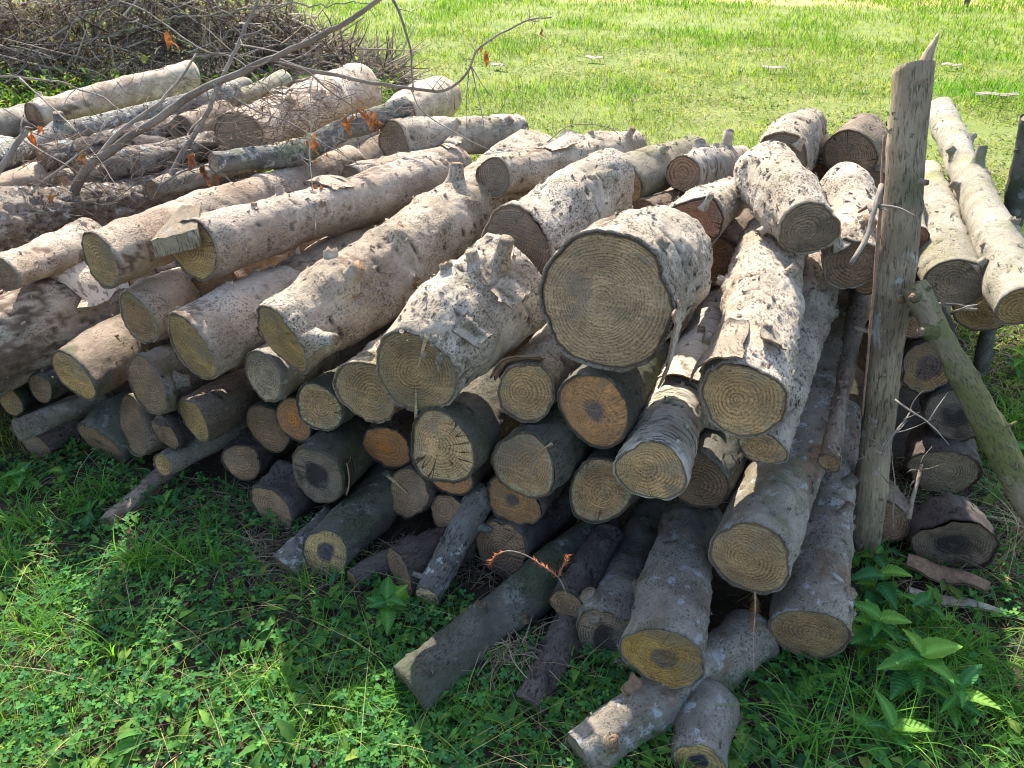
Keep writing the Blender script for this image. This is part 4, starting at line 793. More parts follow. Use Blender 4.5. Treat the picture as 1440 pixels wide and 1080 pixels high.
def branch(label, pts, r0, r1, subs=(), leaves=(), seed=0, name='dead_branch', cat='branch', side=0, wob=.012, mat='dead'):
    P = [at(*p) for p in pts]; org = P[0].copy()
    root = empty(name, org, label, cat)
    R_ = list(np.linspace(r0, r1, len(P)))
    tube_obj('stem', P, R_, B[mat], root, org=org, seg=10 if r0 > .006 else 6, rough=.2, seed=seed, wob=wob)
    for sb in subs:
        Q = [at(*p) for p in sb[0]]
        tube_obj('side_twig', Q, list(np.linspace(sb[1], sb[1]*.35, len(Q))), B[mat], root, org=org, seg=6, rough=.2, seed=seed+1, wob=wob*.6)
    rg = random.Random(seed)
    for i in range(side):
        k = rg.randrange(len(P)-1); u = rg.random(); p = P[k].lerp(P[k+1], u)
        d = Vector((rg.uniform(-1, 1), rg.uniform(-1, 1), rg.uniform(-.5, 1))).normalized(); l = rg.uniform(.03, .14)
        d2 = (d+Vector((rg.uniform(-1, 1), rg.uniform(-1, 1), rg.uniform(-1, 1)))*.4).normalized()
        tube_obj('side_twig', [p, p+d*l*.5, p+d*l*.5+d2*l*.5], [r1*.45+.0006, r1*.35+.0005, .0006], B[mat], root, org=org, seg=5, rough=.1, seed=i, n=8, wob=.006)
    for (x, y, t, sz, c, nn) in leaves:
        for q in range(nn):
            dry_leaf(root, org, at(x+rg.uniform(-3, 3)*nn**.5, y+rg.uniform(-4, 4)*nn**.5, t+rg.uniform(-.02, .02)), sz*rg.uniform(.7, 1.2), c)
    return root
branch('thickest dead branch rising from the rough furrowed log to the top edge', [(100, 278, 3.05), (122, 238, 3.03), (165, 205, 3.02), (245, 150, 3.0), (330, 103, 2.98), (400, 75, 2.95), (470, 42, 2.9), (540, -6, 2.85)], .019, .009,
       [([(128, 232, 3.03), (180, 175, 3.06), (222, 145, 3.1), (262, 100, 3.14), (275, 75, 3.16)], .010), ([(380, 84, 2.96), (430, 100, 3.0), (480, 140, 3.05), (540, 175, 3.1)], .005),
        ([(300, 118, 2.98), (350, 150, 2.98), (400, 170, 3.0), (470, 210, 3.0), (560, 265, 3.0)], .0045), ([(450, 55, 2.92), (445, 90, 2.9), (436, 130, 2.88)], .003)], [], 11, side=9)
branch('second dead branch forking upward between the lichen limb and the pile', [(232, 262, 3.1), (258, 215, 3.12), (285, 165, 3.14), (312, 115, 3.16), (332, 65, 3.18), (366, -5, 3.2)], .013, .006,
       [([(285, 165, 3.14), (262, 190, 3.05), (300, 215, 3.0)], .004)], [(287, 160, 3.1, .03, BR, 1)], 12, side=6)
branch('long arched dead twig carrying hanging dry leaves over the field edge', [(385, 82, 3.0), (430, 98, 3.02), (480, 108, 3.04), (540, 120, 3.05), (600, 126, 3.05), (628, 125, 3.04), (650, 108, 3.02), (672, 75, 3.0), (710, 42, 3.0), (745, 28, 3.0), (778, 22, 3.0)], .009, .0025,
       [([(662, 92, 3.01), (672, 130, 3.0), (678, 165, 2.98), (683, 205, 2.95)], .003), ([(660, 95, 3.01), (657, 140, 3.02), (655, 185, 3.03)], .0025), ([(664, 95, 3.0), (680, 120, 2.98), (697, 140, 2.96)], .0022),
        ([(745, 28, 3.), (758, 32, 3.), (762, 30, 3.)], .002), ([(578, 125, 3.05), (590, 150, 3.), (620, 175, 2.96), (655, 195, 2.92), (700, 215, 2.9)], .0035), ([(672, 75, 3.), (660, 62, 3.), (648, 60, 3.)], .002)],
       [(760, 40, 3.0, .045, BR, 1), (686, 75, 3.0, .055, OR, 2), (678, 66, 3.0, .03, BR, 1)], 13, side=14)
branch('upright thin dead twig crossing the top edge above the back logs', [(548, -8, 2.9), (566, 25, 2.92), (575, 60, 2.94), (578, 95, 2.96), (582, 130, 2.98)], .006, .003, [], [], 14, side=4, name='dead_twig', cat='twig')
branch('thin vertical twig with orange leaves hanging in front of the pinkish logs', [(436, 110, 2.7), (437, 160, 2.66), (436, 215, 2.6), (439, 260, 2.55), (445, 330, 2.45)], .0022, .0014, [],
       [(437, 192, 2.66, .05, OR, 4), (440, 225, 2.62, .03, BR, 1), (447, 262, 2.58, .07, OR, 4), (455, 218, 2.62, .03, OR, 1)], 15, side=4, name='dead_twig', cat='twig', wob=.003)
branch('arched pale twig entering from the left edge', [(-20, 108, 3.3), (30, 108, 3.3), (90, 116, 3.28), (130, 132, 3.25), (172, 156, 3.2)], .005, .003, [([(28, 110, 3.3), (60, 140, 3.2), (100, 175, 3.1), (132, 214, 3.0), (165, 262, 2.9)], .0042)], [], 16, side=5, name='dead_twig', cat='twig')
branch('short thick broken twig leaning at the far left edge', [(-8, 250, 2.9), (15, 218, 2.9), (33, 182, 2.9)], .012, .009, [([(5, 152, 3.), (25, 165, 3.), (50, 178, 3.), (68, 192, 3.)], .003)], [(40, 188, 2.95, .05, RD, 4), (55, 176, 2.95, .035, RD, 2)], 17, side=2, name='dead_twig', cat='twig')
branch('long bare twig arching across the brush heap to the lichen spotted limb', [(140, -8, 3.6), (200, 14, 3.55), (245, 45, 3.5), (290, 70, 3.45), (330, 82, 3.4), (380, 130, 3.3), (430, 170, 3.2), (480, 215, 3.1)], .004, .0025, [([(275, 80, 3.45), (320, 74, 3.45), (370, 82, 3.45), (420, 84, 3.4)], .0035)], [(236, 48, 3.5, .07, OR, 2)], 18, side=10, name='dead_twig', cat='twig')
branch('low twig with brown leaves lying before the lichen limb on the left', [(30, 285, 2.85), (60, 255, 2.85), (100, 225, 2.88), (140, 190, 2.9), (150, 172, 2.9)], .005, .0025, [([(38, 200, 2.95), (70, 220, 2.9), (103, 238, 2.85)], .005)], [(72, 275, 2.83, .05, BR, 2), (112, 212, 2.9, .045, BR, 3), (78, 248, 2.85, .03, BR, 1)], 19, side=8, name='dead_twig', cat='twig')
branch('leafy brown tipped twig between the upright stub and the crooked limb', [(225, 262, 2.95), (260, 240, 2.93), (300, 235, 2.9), (335, 265, 2.85)], .004, .002, [], [(282, 232, 2.93, .055, BR, 5), (300, 250, 2.9, .05, BR, 4), (270, 222, 2.93, .05, OR, 3)], 20, side=5, name='dead_twig', cat='twig')
branch('rusty leaved twig lying against the orange tipped limb', [(470, 178, 3.0), (495, 160, 3.02), (520, 145, 3.04)], .004, .003, [], [(488, 162, 3.0, .06, OR, 3), (505, 145, 3.02, .06, OR, 3), (520, 160, 3.0, .06, OR, 4), (530, 165, 3.0, .05, BR, 3)], 21, side=3, name='dead_twig', cat='twig')
branch('fine arched twig over the flaky log on the far edge', [(770, 200, 3.0), (790, 182, 3.02), (840, 174, 3.06), (865, 185, 3.1), (885, 205, 3.12)], .0025, .0015, [], [], 22, side=3, name='dead_twig', cat='twig')
branch('forked whitish twig lying at the right below the ringed log end', [(1338, 440, 1.95), (1350, 436, 1.93), (1372, 434, 1.92)], .005, .003, [([(1345, 438, 1.93), (1365, 428, 1.9), (1374, 428, 1.9)], .003)], [], 23, side=2, name='dead_twig', cat='twig')
branch('bare root-like branch curling beside the tall post', [(1196, 372, 1.85), (1215, 335, 1.88), (1228, 300, 1.9), (1240, 262, 1.93)], .006, .007, [([(1228, 300, 1.9), (1218, 290, 1.95), (1205, 300, 1.98)], .009)], [], 24, side=2, name='dead_twig', cat='twig')
branch('brown dead stem with a bristly tip rising right of the post foot', [(1278, 730, 1.82), (1284, 690, 1.84), (1292, 655, 1.86)], .006, .004, [([(1292, 657, 1.86), (1300, 640, 1.86), (1311, 628, 1.86)], .002), ([(1256, 745, 1.85), (1256, 690, 1.87), (1255, 632, 1.9)], .003)], [], 25, side=5, name='dead_twig', cat='twig', mat='brown')
branch('thin crossed dead stalks over the grey-brown end right of the post', [(1240, 640, 1.85), (1262, 600, 1.88), (1282, 576, 1.9)], .003, .002, [([(1258, 562, 1.9), (1285, 580, 1.88), (1310, 597, 1.86), (1335, 625, 1.84)], .003), ([(1306, 592, 1.86), (1320, 570, 1.86), (1335, 552, 1.86)], .002)], [], 26, side=8, name='dead_twig', cat='twig')
# needled twigs
def needles(label, pts, cols, seed, nl=.014, every=.0035, ranges=((0, 1),), droop=0):
    P = [at(*p) for p in pts]; org = P[0].copy(); root = empty('needle_twig', org, label, 'twig')
    tube_obj('stem', P, list(np.linspace(.0018, .001, len(P))), M_bast_b, root, org=org, seg=6, n=30, rough=.1)
    q, r, t, L = spline([list(p-org) for p in P], [1]*len(P), 200); T_, Xv, Yv = frames(q); rg = np.random.default_rng(seed)
    V = []; F = []; k = 0
    for a_, b_ in ranges:
        for s in np.arange(a_*L, b_*L, every/2):
            i = min(199, int(s/L*199)); an = rg.uniform(-.5, .5)+(0 if rg.random() < .5 else math.pi)
            d = math.cos(an)*Xv[i]+math.sin(an)*Yv[i]+T_[i]*.6+np.array([0, 0, -droop]); d /= np.linalg.norm(d); l = nl*rg.uniform(.6, 1.1)
            sd_ = np.cross(d, rg.normal(size=3)); sd_ /= np.linalg.norm(sd_); sd_ = sd_*.0011; up = np.cross(d, sd_)
            p = q[i]; V += [p-sd_, p+sd_, p+up, p+d*l]; F += [(k, k+1, k+3), (k+1, k+2, k+3), (k+2, k, k+3)]; k += 4
    V = np.array(V); c = np.concatenate([cols[0]+rg.normal(size=(len(V), 1))*.04*np.ones((1, 3)), np.ones((len(V), 1))], 1).clip(.01, 1)
    o = mk('needles', V, [np.array(F)], [M_dryleaf], root, {'col': ('FLOAT_COLOR', c)}); o['kind'] = 'stuff'
    return root
M_bast_b = B['brown']
needles('arched little twig with bright orange dead needles before the dark logs', [(797, 836, 1.72), (785, 812, 1.71), (762, 795, 1.70), (735, 779, 1.69), (712, 775, 1.68), (698, 780, 1.68), (686, 796, 1.68)], [np.array([.62, .17, .05])], 3, ranges=((.22, .5), (.8, 1.)))
needles('short upright orange needled sprig beside the arched one', [(785, 812, 1.71), (790, 800, 1.70), (797, 788, 1.69), (800, 780, 1.69)], [np.array([.55, .17, .06])], 4, ranges=((.1, 1.),))
needles('limp brown needled sprig hanging between the two lowest right logs', [(1062, 832, 1.6), (1062, 860, 1.58), (1060, 890, 1.57), (1060, 940, 1.55)], [np.array([.28, .15, .06])], 5, nl=.03, ranges=((.02, .5),), droop=1.2)
# ---------------------------------------------------------------- scattered greens (merged masses nobody could count)
def sample_polar(n, r0, r1, half, power):
    "positions thinning out smoothly with distance from the viewer's standing point"
    u = rng.random(n); r = (r0**power+u*(r1**power-r0**power))**(1/power) if power else r0*(r1/r0)**u
    th = rng.uniform(-half, half, n)
    return r*np.sin(th), r*np.cos(th)
def in_poly(x, y, poly):
    c = np.zeros(x.shape, bool); j = len(poly)-1
    for i in range(len(poly)):
        xi, yi = poly[i]; xj, yj = poly[j]
        c ^= ((yi > y) != (yj > y)) & (x < (xj-xi)*(y-yi)/(yj-yi+1e-12)+xi); j = i
    return c
PILE = [(-2.3, 2.55), (-1.75, 2.30), (-1.2, 2.10), (-.75, 1.85), (-.5, 1.72), (-.15, 1.5), (.1, 1.3), (.62, 1.3), (.82, 1.35), (1.0, 1.75), (1.35, 1.75), (1.6, 2.1), (2.05, 3.6), (1.3, 3.2), (.9, 3.1), (.5, 3.5), (0, 4.4), (-.4, 5.4), (-2.5, 6.7), (-3.4, 6.0), (-4.2, 4.6)]
BARE = [(-.85, 1.78), (-.66, 1.50), (-.56, 1.46), (-.48, 1.6)]
def blades(name, x, y, h, wd, lean, cols, mat, label, K=4, curl=1., kind='stuff', z0=None):
    n = len(x); az = rng.uniform(0, 2*math.pi, n); z = gh(x, y) if z0 is None else z0
    d = np.stack([np.cos(az), np.sin(az), az*0], -1); s = np.stack([-np.sin(az), np.cos(az), az*0], -1)
    tw = rng.uniform(-.9, .9, n); 
    base = np.stack([x, y, z-.003], -1); V = np.zeros((n, K+1, 2, 3))
    for i in range(K+1):
        u = i/K; up = h*(u-.28*np.minimum(1.6, lean*curl)*u**3); out = h*lean*u**(1.+curl)
        p = base+np.stack([0*x, 0*x, np.maximum(up, .1*h*u)], -1)+out[:, None]*d
        ww = wd*(1-u**1.7*.93)*(.75+.5*min(1, u*4))*.5
        sv = s*np.cos(tw*u)[:, None]+d*np.sin(tw*u)[:, None]
        V[:, i, 0] = p-ww[:, None]*sv; V[:, i, 1] = p+ww[:, None]*sv
    I = np.arange(n*(K+1)*2).reshape(n, K+1, 2)
    F = np.stack([I[:, :-1, 0], I[:, :-1, 1], I[:, 1:, 1], I[:, 1:, 0]], -1).reshape(-1, 4)
    c = np.repeat(cols[:, None], (K+1)*2, 1).reshape(-1, 3); c = np.concatenate([c, np.ones((len(c), 1))], 1)
    return tag(mk(name, V.reshape(-1, 3), [F], [mat], None, {'col': ('FLOAT_COLOR', c)}), label, kind=kind)
def palette(n, cs, ws, jit=.18):
    cs = np.array(cs); k = rng.choice(len(cs), n, p=np.array(ws)/sum(ws)); c = cs[k]*(1+rng.normal(size=(n, 1))*jit)
    return np.clip(c, .004, .9)
def patchy(x, y, sc, s): return fbm(np.stack([x, y, x*0], -1), sc, 3, s)
# field grass
x, y = sample_polar(330000, 2.6, 26, 1.0, .25)
ok = ~in_poly(x, y, PILE) & (y > .9); x, y = x[ok], y[ok]; r = np.hypot(x, y)
pn = patchy(x, y, .8, 3); keep = rng.random(len(x)) < np.clip(.62+pn*.9, .12, 1); x, y, r, pn = x[keep], y[keep], r[keep], pn[keep]
h = (.022+.045*rng.random(len(x))**1.5)*(1+.5*pn)*(1+.05*r); h = np.where(r > 9, h*1.25, h)
c = palette(len(x), [(.15, .26, .025), (.21, .29, .03), (.09, .18, .02), (.26, .25, .07), (.33, .26, .14)], [4, 4, 3.5, 1.8, 1.1])
p2 = patchy(x, y, 3.3, 61); c = c*(1+np.clip(pn, -.5, .5)[:, None]*np.array([-.8, -.15, -.4]))*(1+.5*np.clip(p2, -.6, .6))[:, None]; far_ = np.clip((r-8)/8, 0, 1)[:, None]; c = c*(1-far_*.35)+np.array([.11, .24, .03])*far_*.35
blades('field_grass', x, y, h, np.maximum(.0026, r*.00085), rng.uniform(.2, 1.2, len(x)), c, M_grass, 'sunlit short yellow-green meadow grass behind the pile', K=2)
# field broad leaves (clover, plantain) as little leaf faces
def leafscatter(name, x, y, size, cols, label, tpl, tiltr=(.0, .9), z=None, mat=None):
    V0, F0 = tpl; n = len(x); az = rng.uniform(0, 6.283, n); ti = rng.uniform(*tiltr, n); ro = rng.uniform(-.4, .4, n)
    ca, sa, ct, st, cr, sr = np.cos(az), np.sin(az), np.cos(ti), np.sin(ti), np.cos(ro), np.sin(ro)
    P = np.broadcast_to(V0[None], (n,)+V0.shape)*size[:, None, None]
    X_, Y_, Z_ = P[..., 0], P[..., 1], P[..., 2]
    X1 = X_*cr[:, None]+Z_*sr[:, None]; Z1 = -X_*sr[:, None]+Z_*cr[:, None]
    Y2 = Y_*ct[:, None]-Z1*st[:, None]; Z2 = Y_*st[:, None]+Z1*ct[:, None]
    V = np.stack([X1*ca[:, None]-Y2*sa[:, None]+x[:, None], X1*sa[:, None]+Y2*ca[:, None]+y[:, None], Z2+(z if z is not None else gh(x, y))[:, None]], -1)
    F = (F0[None]+(np.arange(n)*len(V0))[:, None, None]).reshape(-1, F0.shape[1])
    c = np.repeat(cols[:, None], len(V0), 1).reshape(-1, 3); c = np.concatenate([c, np.ones((len(c), 1))], 1)
    return tag(mk(name, V.reshape(-1, 3), [F], [mat or M_leaf], None, {'col': ('FLOAT_COLOR', c)}), label, kind='stuff')
T2 = leaf_tpl(2, .55, 0, .3, .3)
x, y = sample_polar(115000, 2.6, 14, 1.0, .3); ok = ~in_poly(x, y, PILE) & (y > .9) & (rng.random(len(x)) < np.clip(.5+patchy(x, y, 1.7, 9)*1.4, .05, 1)); x, y = x[ok], y[ok]; r = np.hypot(x, y)
leafscatter('field_weeds', x, y, rng.uniform(.014, .04, len(x))*(1+.04*r), palette(len(x), [(.08, .15, .03), (.13, .21, .04), (.19, .24, .06), (.28, .22, .12)], [4, 4, 2, .5]), 'low broad leaved weeds mixed into the sunlit field', T2, z=gh(x, y)+rng.uniform(0, .03, len(x)))
# dry thatch in the field
x, y = sample_polar(26000, 2.6, 14, .80, .3); pn = patchy(x, y, 1.1, 23); ok = ~in_poly(x, y, PILE) & (y > .9) & (rng.random(len(x)) < np.clip(pn*2.2, .04, 1)); x, y = x[ok], y[ok]; r = np.hypot(x, y)
blades('field_thatch', x, y, rng.uniform(.03, .09, len(x)), np.maximum(.003, r*.0009), rng.uniform(1.5, 3, len(x)), palette(len(x), [(.40, .34, .22), (.32, .24, .15), (.45, .36, .26)], [3, 2, 1]), M_dry, 'dry thatch and scattered straw in the field', K=2)
# foreground clover
def clover_tpl():
    V = []; F = []; k = 0
    for q in range(3):
        a0 = q*2.0944; ring = []
        for (u, v) in [(0, 0), (.32, .30), (.42, .68), (.26, .98), (0, .86), (-.26, .98), (-.42, .68), (-.32, .30)]:
            X_ = u*.95; Y_ = v; V.append((X_*math.cos(a0)-Y_*math.sin(a0), X_*math.sin(a0)+Y_*math.cos(a0), .18*abs(u)+.12*v*v-.1*v))
        m = len(V); b = k; F += [(b, b+1, b+2, b+4), (b+2, b+3, b+4, b+4), (b, b+4, b+6, b+7), (b+4, b+5, b+6, b+6)]; k += 8
    return np.array(V), F
CV, CF = clover_tpl()
CF3 = []
for f in CF:
    f = list(f); CF3.append((f[0], f[1], f[2])); 
    if f[3] != f[2]: CF3.append((f[0], f[2], f[3]))
CLO = (CV, np.array(CF3))
def fg_area(n, r0=.55, r1=2.7, half=1.3): return sample_polar(int(n*1.38), r0, r1, half, 1.2)
x, y = fg_area(30000); ok = ~in_poly(x, y, PILE) & ~in_poly(x, y, BARE); x, y = x[ok], y[ok]
pn = patchy(x, y, 2.2, 31); ok = rng.random(len(x)) < np.clip(.55+pn*1.5, .05, 1)*np.where(x > .9, .35, 1); x, y = x[ok], y[ok]
hz = rng.uniform(.012, .06, len(x))*(1+.4*patchy(x, y, 3, 5))
leafscatter('clover', x, y, rng.uniform(.007, .0135, len(x)), palette(len(x), [(.055, .18, .055), (.085, .24, .065), (.045, .14, .06), (.15, .30, .07)], [4, 4, 2, 1]), 'low clover carpet in the shade before the pile', CLO, (-.5, .5), z=gh(x, y)+hz)
# foreground small leaves
x, y = fg_area(16000); ok = ~in_poly(x, y, PILE) & ~in_poly(x, y, BARE); x, y = x[ok], y[ok]; T3 = leaf_tpl(4, .5, .12, .4, .3)
ok = rng.random(len(x)) < np.clip(.5+patchy(x, y, 3.1, 77)*1.6, .03, 1); x, y = x[ok], y[ok]
leafscatter('ground_herbs', x, y, rng.uniform(.012, .04, len(x)), palette(len(x), [(.065, .18, .045), (.10, .24, .05), (.15, .27, .05), (.045, .13, .055)], [4, 3, 1, 2]), 'small toothed herb leaves between the clover', T3, (-.1, 1.0), z=gh(x, y)+rng.uniform(.0, .04, len(x)))
# dead stems and stalks through the carpet
x, y = fg_area(800); ok = ~in_poly(x, y, PILE); x, y = x[ok], y[ok]
blades('dead_stems', x, y, rng.uniform(.04, .16, len(x)), rng.uniform(.0012, .0022, len(x)), rng.uniform(.8, 3., len(x)), palette(len(x), [(.40, .32, .18), (.28, .21, .13), (.33, .34, .14)], [2, 2, 1]), M_dry, 'dead brown stems lying through the clover', K=4)
x, y = fg_area(1500); ok = ~in_poly(x, y, PILE) & ~in_poly(x, y, BARE) & (patchy(x, y, 1.9, 91) > .0); x, y = x[ok], y[ok]
leafscatter('broad_herbs', x, y, rng.uniform(.03, .06, len(x)), palette(len(x), [(.08, .20, .045), (.14, .27, .05), (.20, .27, .06)], [3, 2, 1]), 'larger herb leaves standing out of the clover', leaf_tpl(6, .5, .15, .4, .5), (.1, 1.2), z=gh(x, y)+rng.uniform(.0, .05, len(x)))
# foreground grass blades
x, y = fg_area(30000, .55, 2.9); ok = ~in_poly(x, y, PILE) & ~in_poly(x, y, BARE); x, y = x[ok], y[ok]
pn = patchy(x, y, 2.6, 55); ok = rng.random(len(x)) < np.clip(.35+pn*1.6+np.where(x > .95, .45, 0), .05, 1); x, y, pn = x[ok], y[ok], pn[ok]
blades('lawn_grass', x, y, rng.uniform(.03, .11, len(x)), rng.uniform(.0016, .0036, len(x)), rng.uniform(.2, 1.8, len(x)), palette(len(x), [(.09, .23, .04), (.14, .29, .05), (.22, .35, .06), (.38, .35, .17)], [4, 4, 1.5, .7]), M_grass, 'thin green grass blades in front of the pile', K=4)
# long tufts
def tuft(px, py, n, spread, h, label, cols=((.09, .25, .045), (.15, .32, .05)), wd=(.002, .005), lean=(.3, 1.5), mat=None, name='grass_tuft'):
    g = gnd(px, py); a_ = rng.uniform(0, 6.3, n); rr_ = np.abs(rng.normal(size=n))*spread
    x = g.x+np.cos(a_)*rr_; y = g.y+np.sin(a_)*rr_*.7
    o = blades(name, x, y, h*rng.uniform(.45, 1.1, n), rng.uniform(*wd, n), rng.uniform(*lean, n), palette(n, cols, [1]*len(cols)), mat or M_grass, None, K=7, curl=1.5, kind=None)
    return tag(o, label, 'grass tuft', kind='stuff')
for a_ in [(150, 700, 60, .05, .14, 'grass tuft below the frayed brown log end'), (15, 800, 70, .06, .16, 'long grass at the left edge in the shade'), (310, 800, 60, .06, .12, 'arching grass beside the bare twiggy patch'), (60, 900, 60, .07, .14, 'grass tuft above the sunny corner patch'), (430, 830, 45, .05, .10, 'grass against the blue-black hearted log'), (1180, 990, 60, .06, .14, 'grass between the lowest grey log and the tall leafy weed'), (20, 690, 70, .06, .13, 'grass tuft growing up against the lowest dark log at the left edge'), (110, 720, 60, .05, .12, 'grass tuft between the left edge and the tallest tuft'), (300, 745, 40, .05, .09, 'short grass at the mouth of the dark hollow'), (90, 830, 60, .07, .11, 'loose grass tuft in the left foreground'), (380, 960, 50, .09, .10, 'thin grass crossing the clover at lower centre left'), (520, 1000, 50, .07, .10, 'grass beside the tip of the slanting bare log'), (205, 800, 110, .045, .16, 'tallest arching grass tuft in front of the small lower left logs'), (255, 795, 70, .04, .14, 'grass tuft just right of the tallest tuft'), (40, 745, 60, .06, .15, 'grass tuft at the left edge below the bluish branch'),
           (165, 930, 14, .03, .17, 'few curled long blades at the edge of the sunny corner patch'), (455, 880, 40, .05, .08, 'thin grass under the blue-black hearted log'), (330, 850, 30, .06, .08, 'sparse grass by the bare twiggy patch'),
           (1130, 1060, 50, .06, .18, 'long arching grass at the bottom right of the pile'), (1250, 1060, 60, .07, .18, 'long grass below the leafy weeds'), (1360, 930, 110, .08, .12, 'sunny grass right of the leafy weeds'), (1420, 1010, 90, .08, .13, 'bright grass in the bottom right corner'),
           (1420, 700, 60, .06, .14, 'grass under the lower end of the brace'), (1330, 735, 50, .045, .13, 'green grass lying over the dark ringed stump'), (1425, 600, 80, .08, .16, 'sunlit grass behind the brace at the right edge'), (1300, 900, 60, .05, .12, 'grass in front of the narrow bark strip')]:
    tuft(*a_)
DRYC = ((.42, .34, .19), (.34, .27, .15), (.5, .42, .25))
tuft(1440, 760, 120, .06, .16, 'straw coloured dry grass at the right edge', DRYC, (.0012, .0025), (.8, 2.4), M_dry)
tuft(1390, 700, 60, .07, .10, 'fine pale dry grass over the low right ends', DRYC, (.001, .002), (1.2, 2.6), M_dry)
tuft(1262, 720, 50, .03, .10, 'dry and green stalks at the post foot', DRYC+((.2, .28, .06),), (.0012, .0025), (.4, 1.8), M_dry)
tuft(1405, 800, 70, .07, .08, 'flattened dry grass around the bark slabs', DRYC, (.001, .002), (1.5, 3), M_dry)
# straw and rootlets on the ground
def litter(name, polys, n, cols, label, ln=(.03, .12), w_=(.0007, .0018), zr=(0, .02)):
    xs = []; ys = []
    for (cx, cy, rx, ry), k in polys:
        xs.append(cx+rng.normal(size=k)*rx); ys.append(cy+rng.normal(size=k)*ry)
    x = np.concatenate(xs); y = np.concatenate(ys); n = len(x); az = rng.uniform(0, 6.28, n); L_ = rng.uniform(*ln, n); K = 5
    d = np.stack([np.cos(az), np.sin(az)], -1); z = gh(x, y)+rng.uniform(*zr, n)+.002; bow = rng.uniform(-.25, .25, n); rise = rng.uniform(-.2, .5, n)
    V = np.zeros((n, K+1, 3, 3)); wd = rng.uniform(*w_, n)
    for i in range(K+1):
        u = i/K; off = bow*L_*(u-u*u)*2
        p = np.stack([x+d[:, 0]*L_*u-d[:, 1]*off, y+d[:, 1]*L_*u+d[:, 0]*off, z+rise*L_*u*(1-u)*1.2], -1)
        for j, (a_, b_) in enumerate([(-1, 0), (1, 0), (0, 1.4)]):
            V[:, i, j] = p+np.stack([-d[:, 1]*a_*wd, d[:, 0]*a_*wd, b_*wd], -1)
    I = np.arange(n*(K+1)*3).reshape(n, K+1, 3); F = []
    for a_, b_ in ((0, 1), (1, 2), (2, 0)): F.append(np.stack([I[:, :-1, a_], I[:, :-1, b_], I[:, 1:, b_], I[:, 1:, a_]], -1).reshape(-1, 4))
    c = palette(n, cols, [1]*len(cols), .25); c = np.repeat(c[:, None], (K+1)*3, 1).reshape(-1, 3); c = np.concatenate([c, np.ones((len(c), 1))], 1)
    return tag(mk(name, V.reshape(-1, 3), F, [M_dry], None, {'col': ('FLOAT_COLOR', c)}), label, kind='stuff')
P1 = gnd(375, 790); P2 = gnd(720, 925); P3 = gnd(160, 690); P4 = gnd(1340, 700); P5 = gnd(900, 1000); P6 = gnd(330, 720); P7 = gnd(610, 800); P8 = gnd(1400, 800)
litter('dry_litter', [((P1.x, P1.y, .10, .07), 700), ((P2.x+.02, P2.y, .10, .05), 700), ((P3.x, P3.y, .12, .05), 200), ((P4.x, P4.y, .12, .08), 350), ((P5.x, P5.y, .12, .06), 350), ((P6.x, P6.y, .14, .06), 350), ((P7.x, P7.y, .15, .06), 400), ((P8.x, P8.y, .12, .10), 450), ((-.4, 1.2, .9, .25), 700), ((1.0, 1.2, .3, .3), 250)], 0,
       [(.22, .18, .14), (.30, .25, .18), (.15, .11, .08), (.36, .30, .2)], 'dry twigs, straw and rootlets littering the soil by the pile')
litter('straw_nest', [((P2.x, P2.y-.02, .045, .02), 160)], 0, [(.40, .32, .24), (.32, .26, .18)], 'small heap of dry straw beside the long slanting bare log', zr=(.02, .06))
# twig tangle over the back logs
def tangle(name, cx, cy, t, rx, ry, n, label, ln=(.05, .2), rad=(.0008, .0022), col=((.20, .16, .13), (.27, .2, .16), (.12, .09, .07))):
    V = []; Fs = []; C_ = []; k = 0; rg = np.random.default_rng(int(cx+n))
    for i in range(n):
        p = at(cx+rg.normal()*rx, cy+rg.normal()*ry, t+rg.normal()*.12); d = Vector(rg.normal(size=3)); d.z *= .6; d.normalize(); l = rg.uniform(*ln)
        d2 = (d+Vector(rg.normal(size=3))*.35).normalized(); r_ = rg.uniform(*rad)
        q = [p, p+d*l*.35, p+d*l*.35+d2*l*.35, p+d*l*.35+d2*l*.35+(d2+Vector(rg.normal(size=3))*.3).normalized()*l*.3]
        Vt, Fa, Fb, _ = tube(q, [r_, r_*.85, r_*.6, r_*.35], seg=4, n=6, rough=0)
        V.append(Vt); Fs.append(Fa+k); k += len(Vt); c = col[rg.integers(len(col))]; C_.append(np.tile(list(c)+[1], (len(Vt), 1)))
    return tag(mk(name, np.concatenate(V), [np.concatenate(Fs)], [M_dry], None, {'col': ('FLOAT_COLOR', np.concatenate(C_))}), label, kind='stuff')
tangle('twig_tangle', 390, 165, 3.2, 66, 28, 620, 'tangle of thin dead twigs caught over the back left logs')
tangle('twig_tangle', 130, 225, 3.0, 85, 28, 260, 'sparse thin twigs scattered over the left back logs')
tangle('twig_tangle', 250, 130, 3.4, 90, 20, 60, 'thin twigs poking up before the farthest back log', ln=(.08, .3))
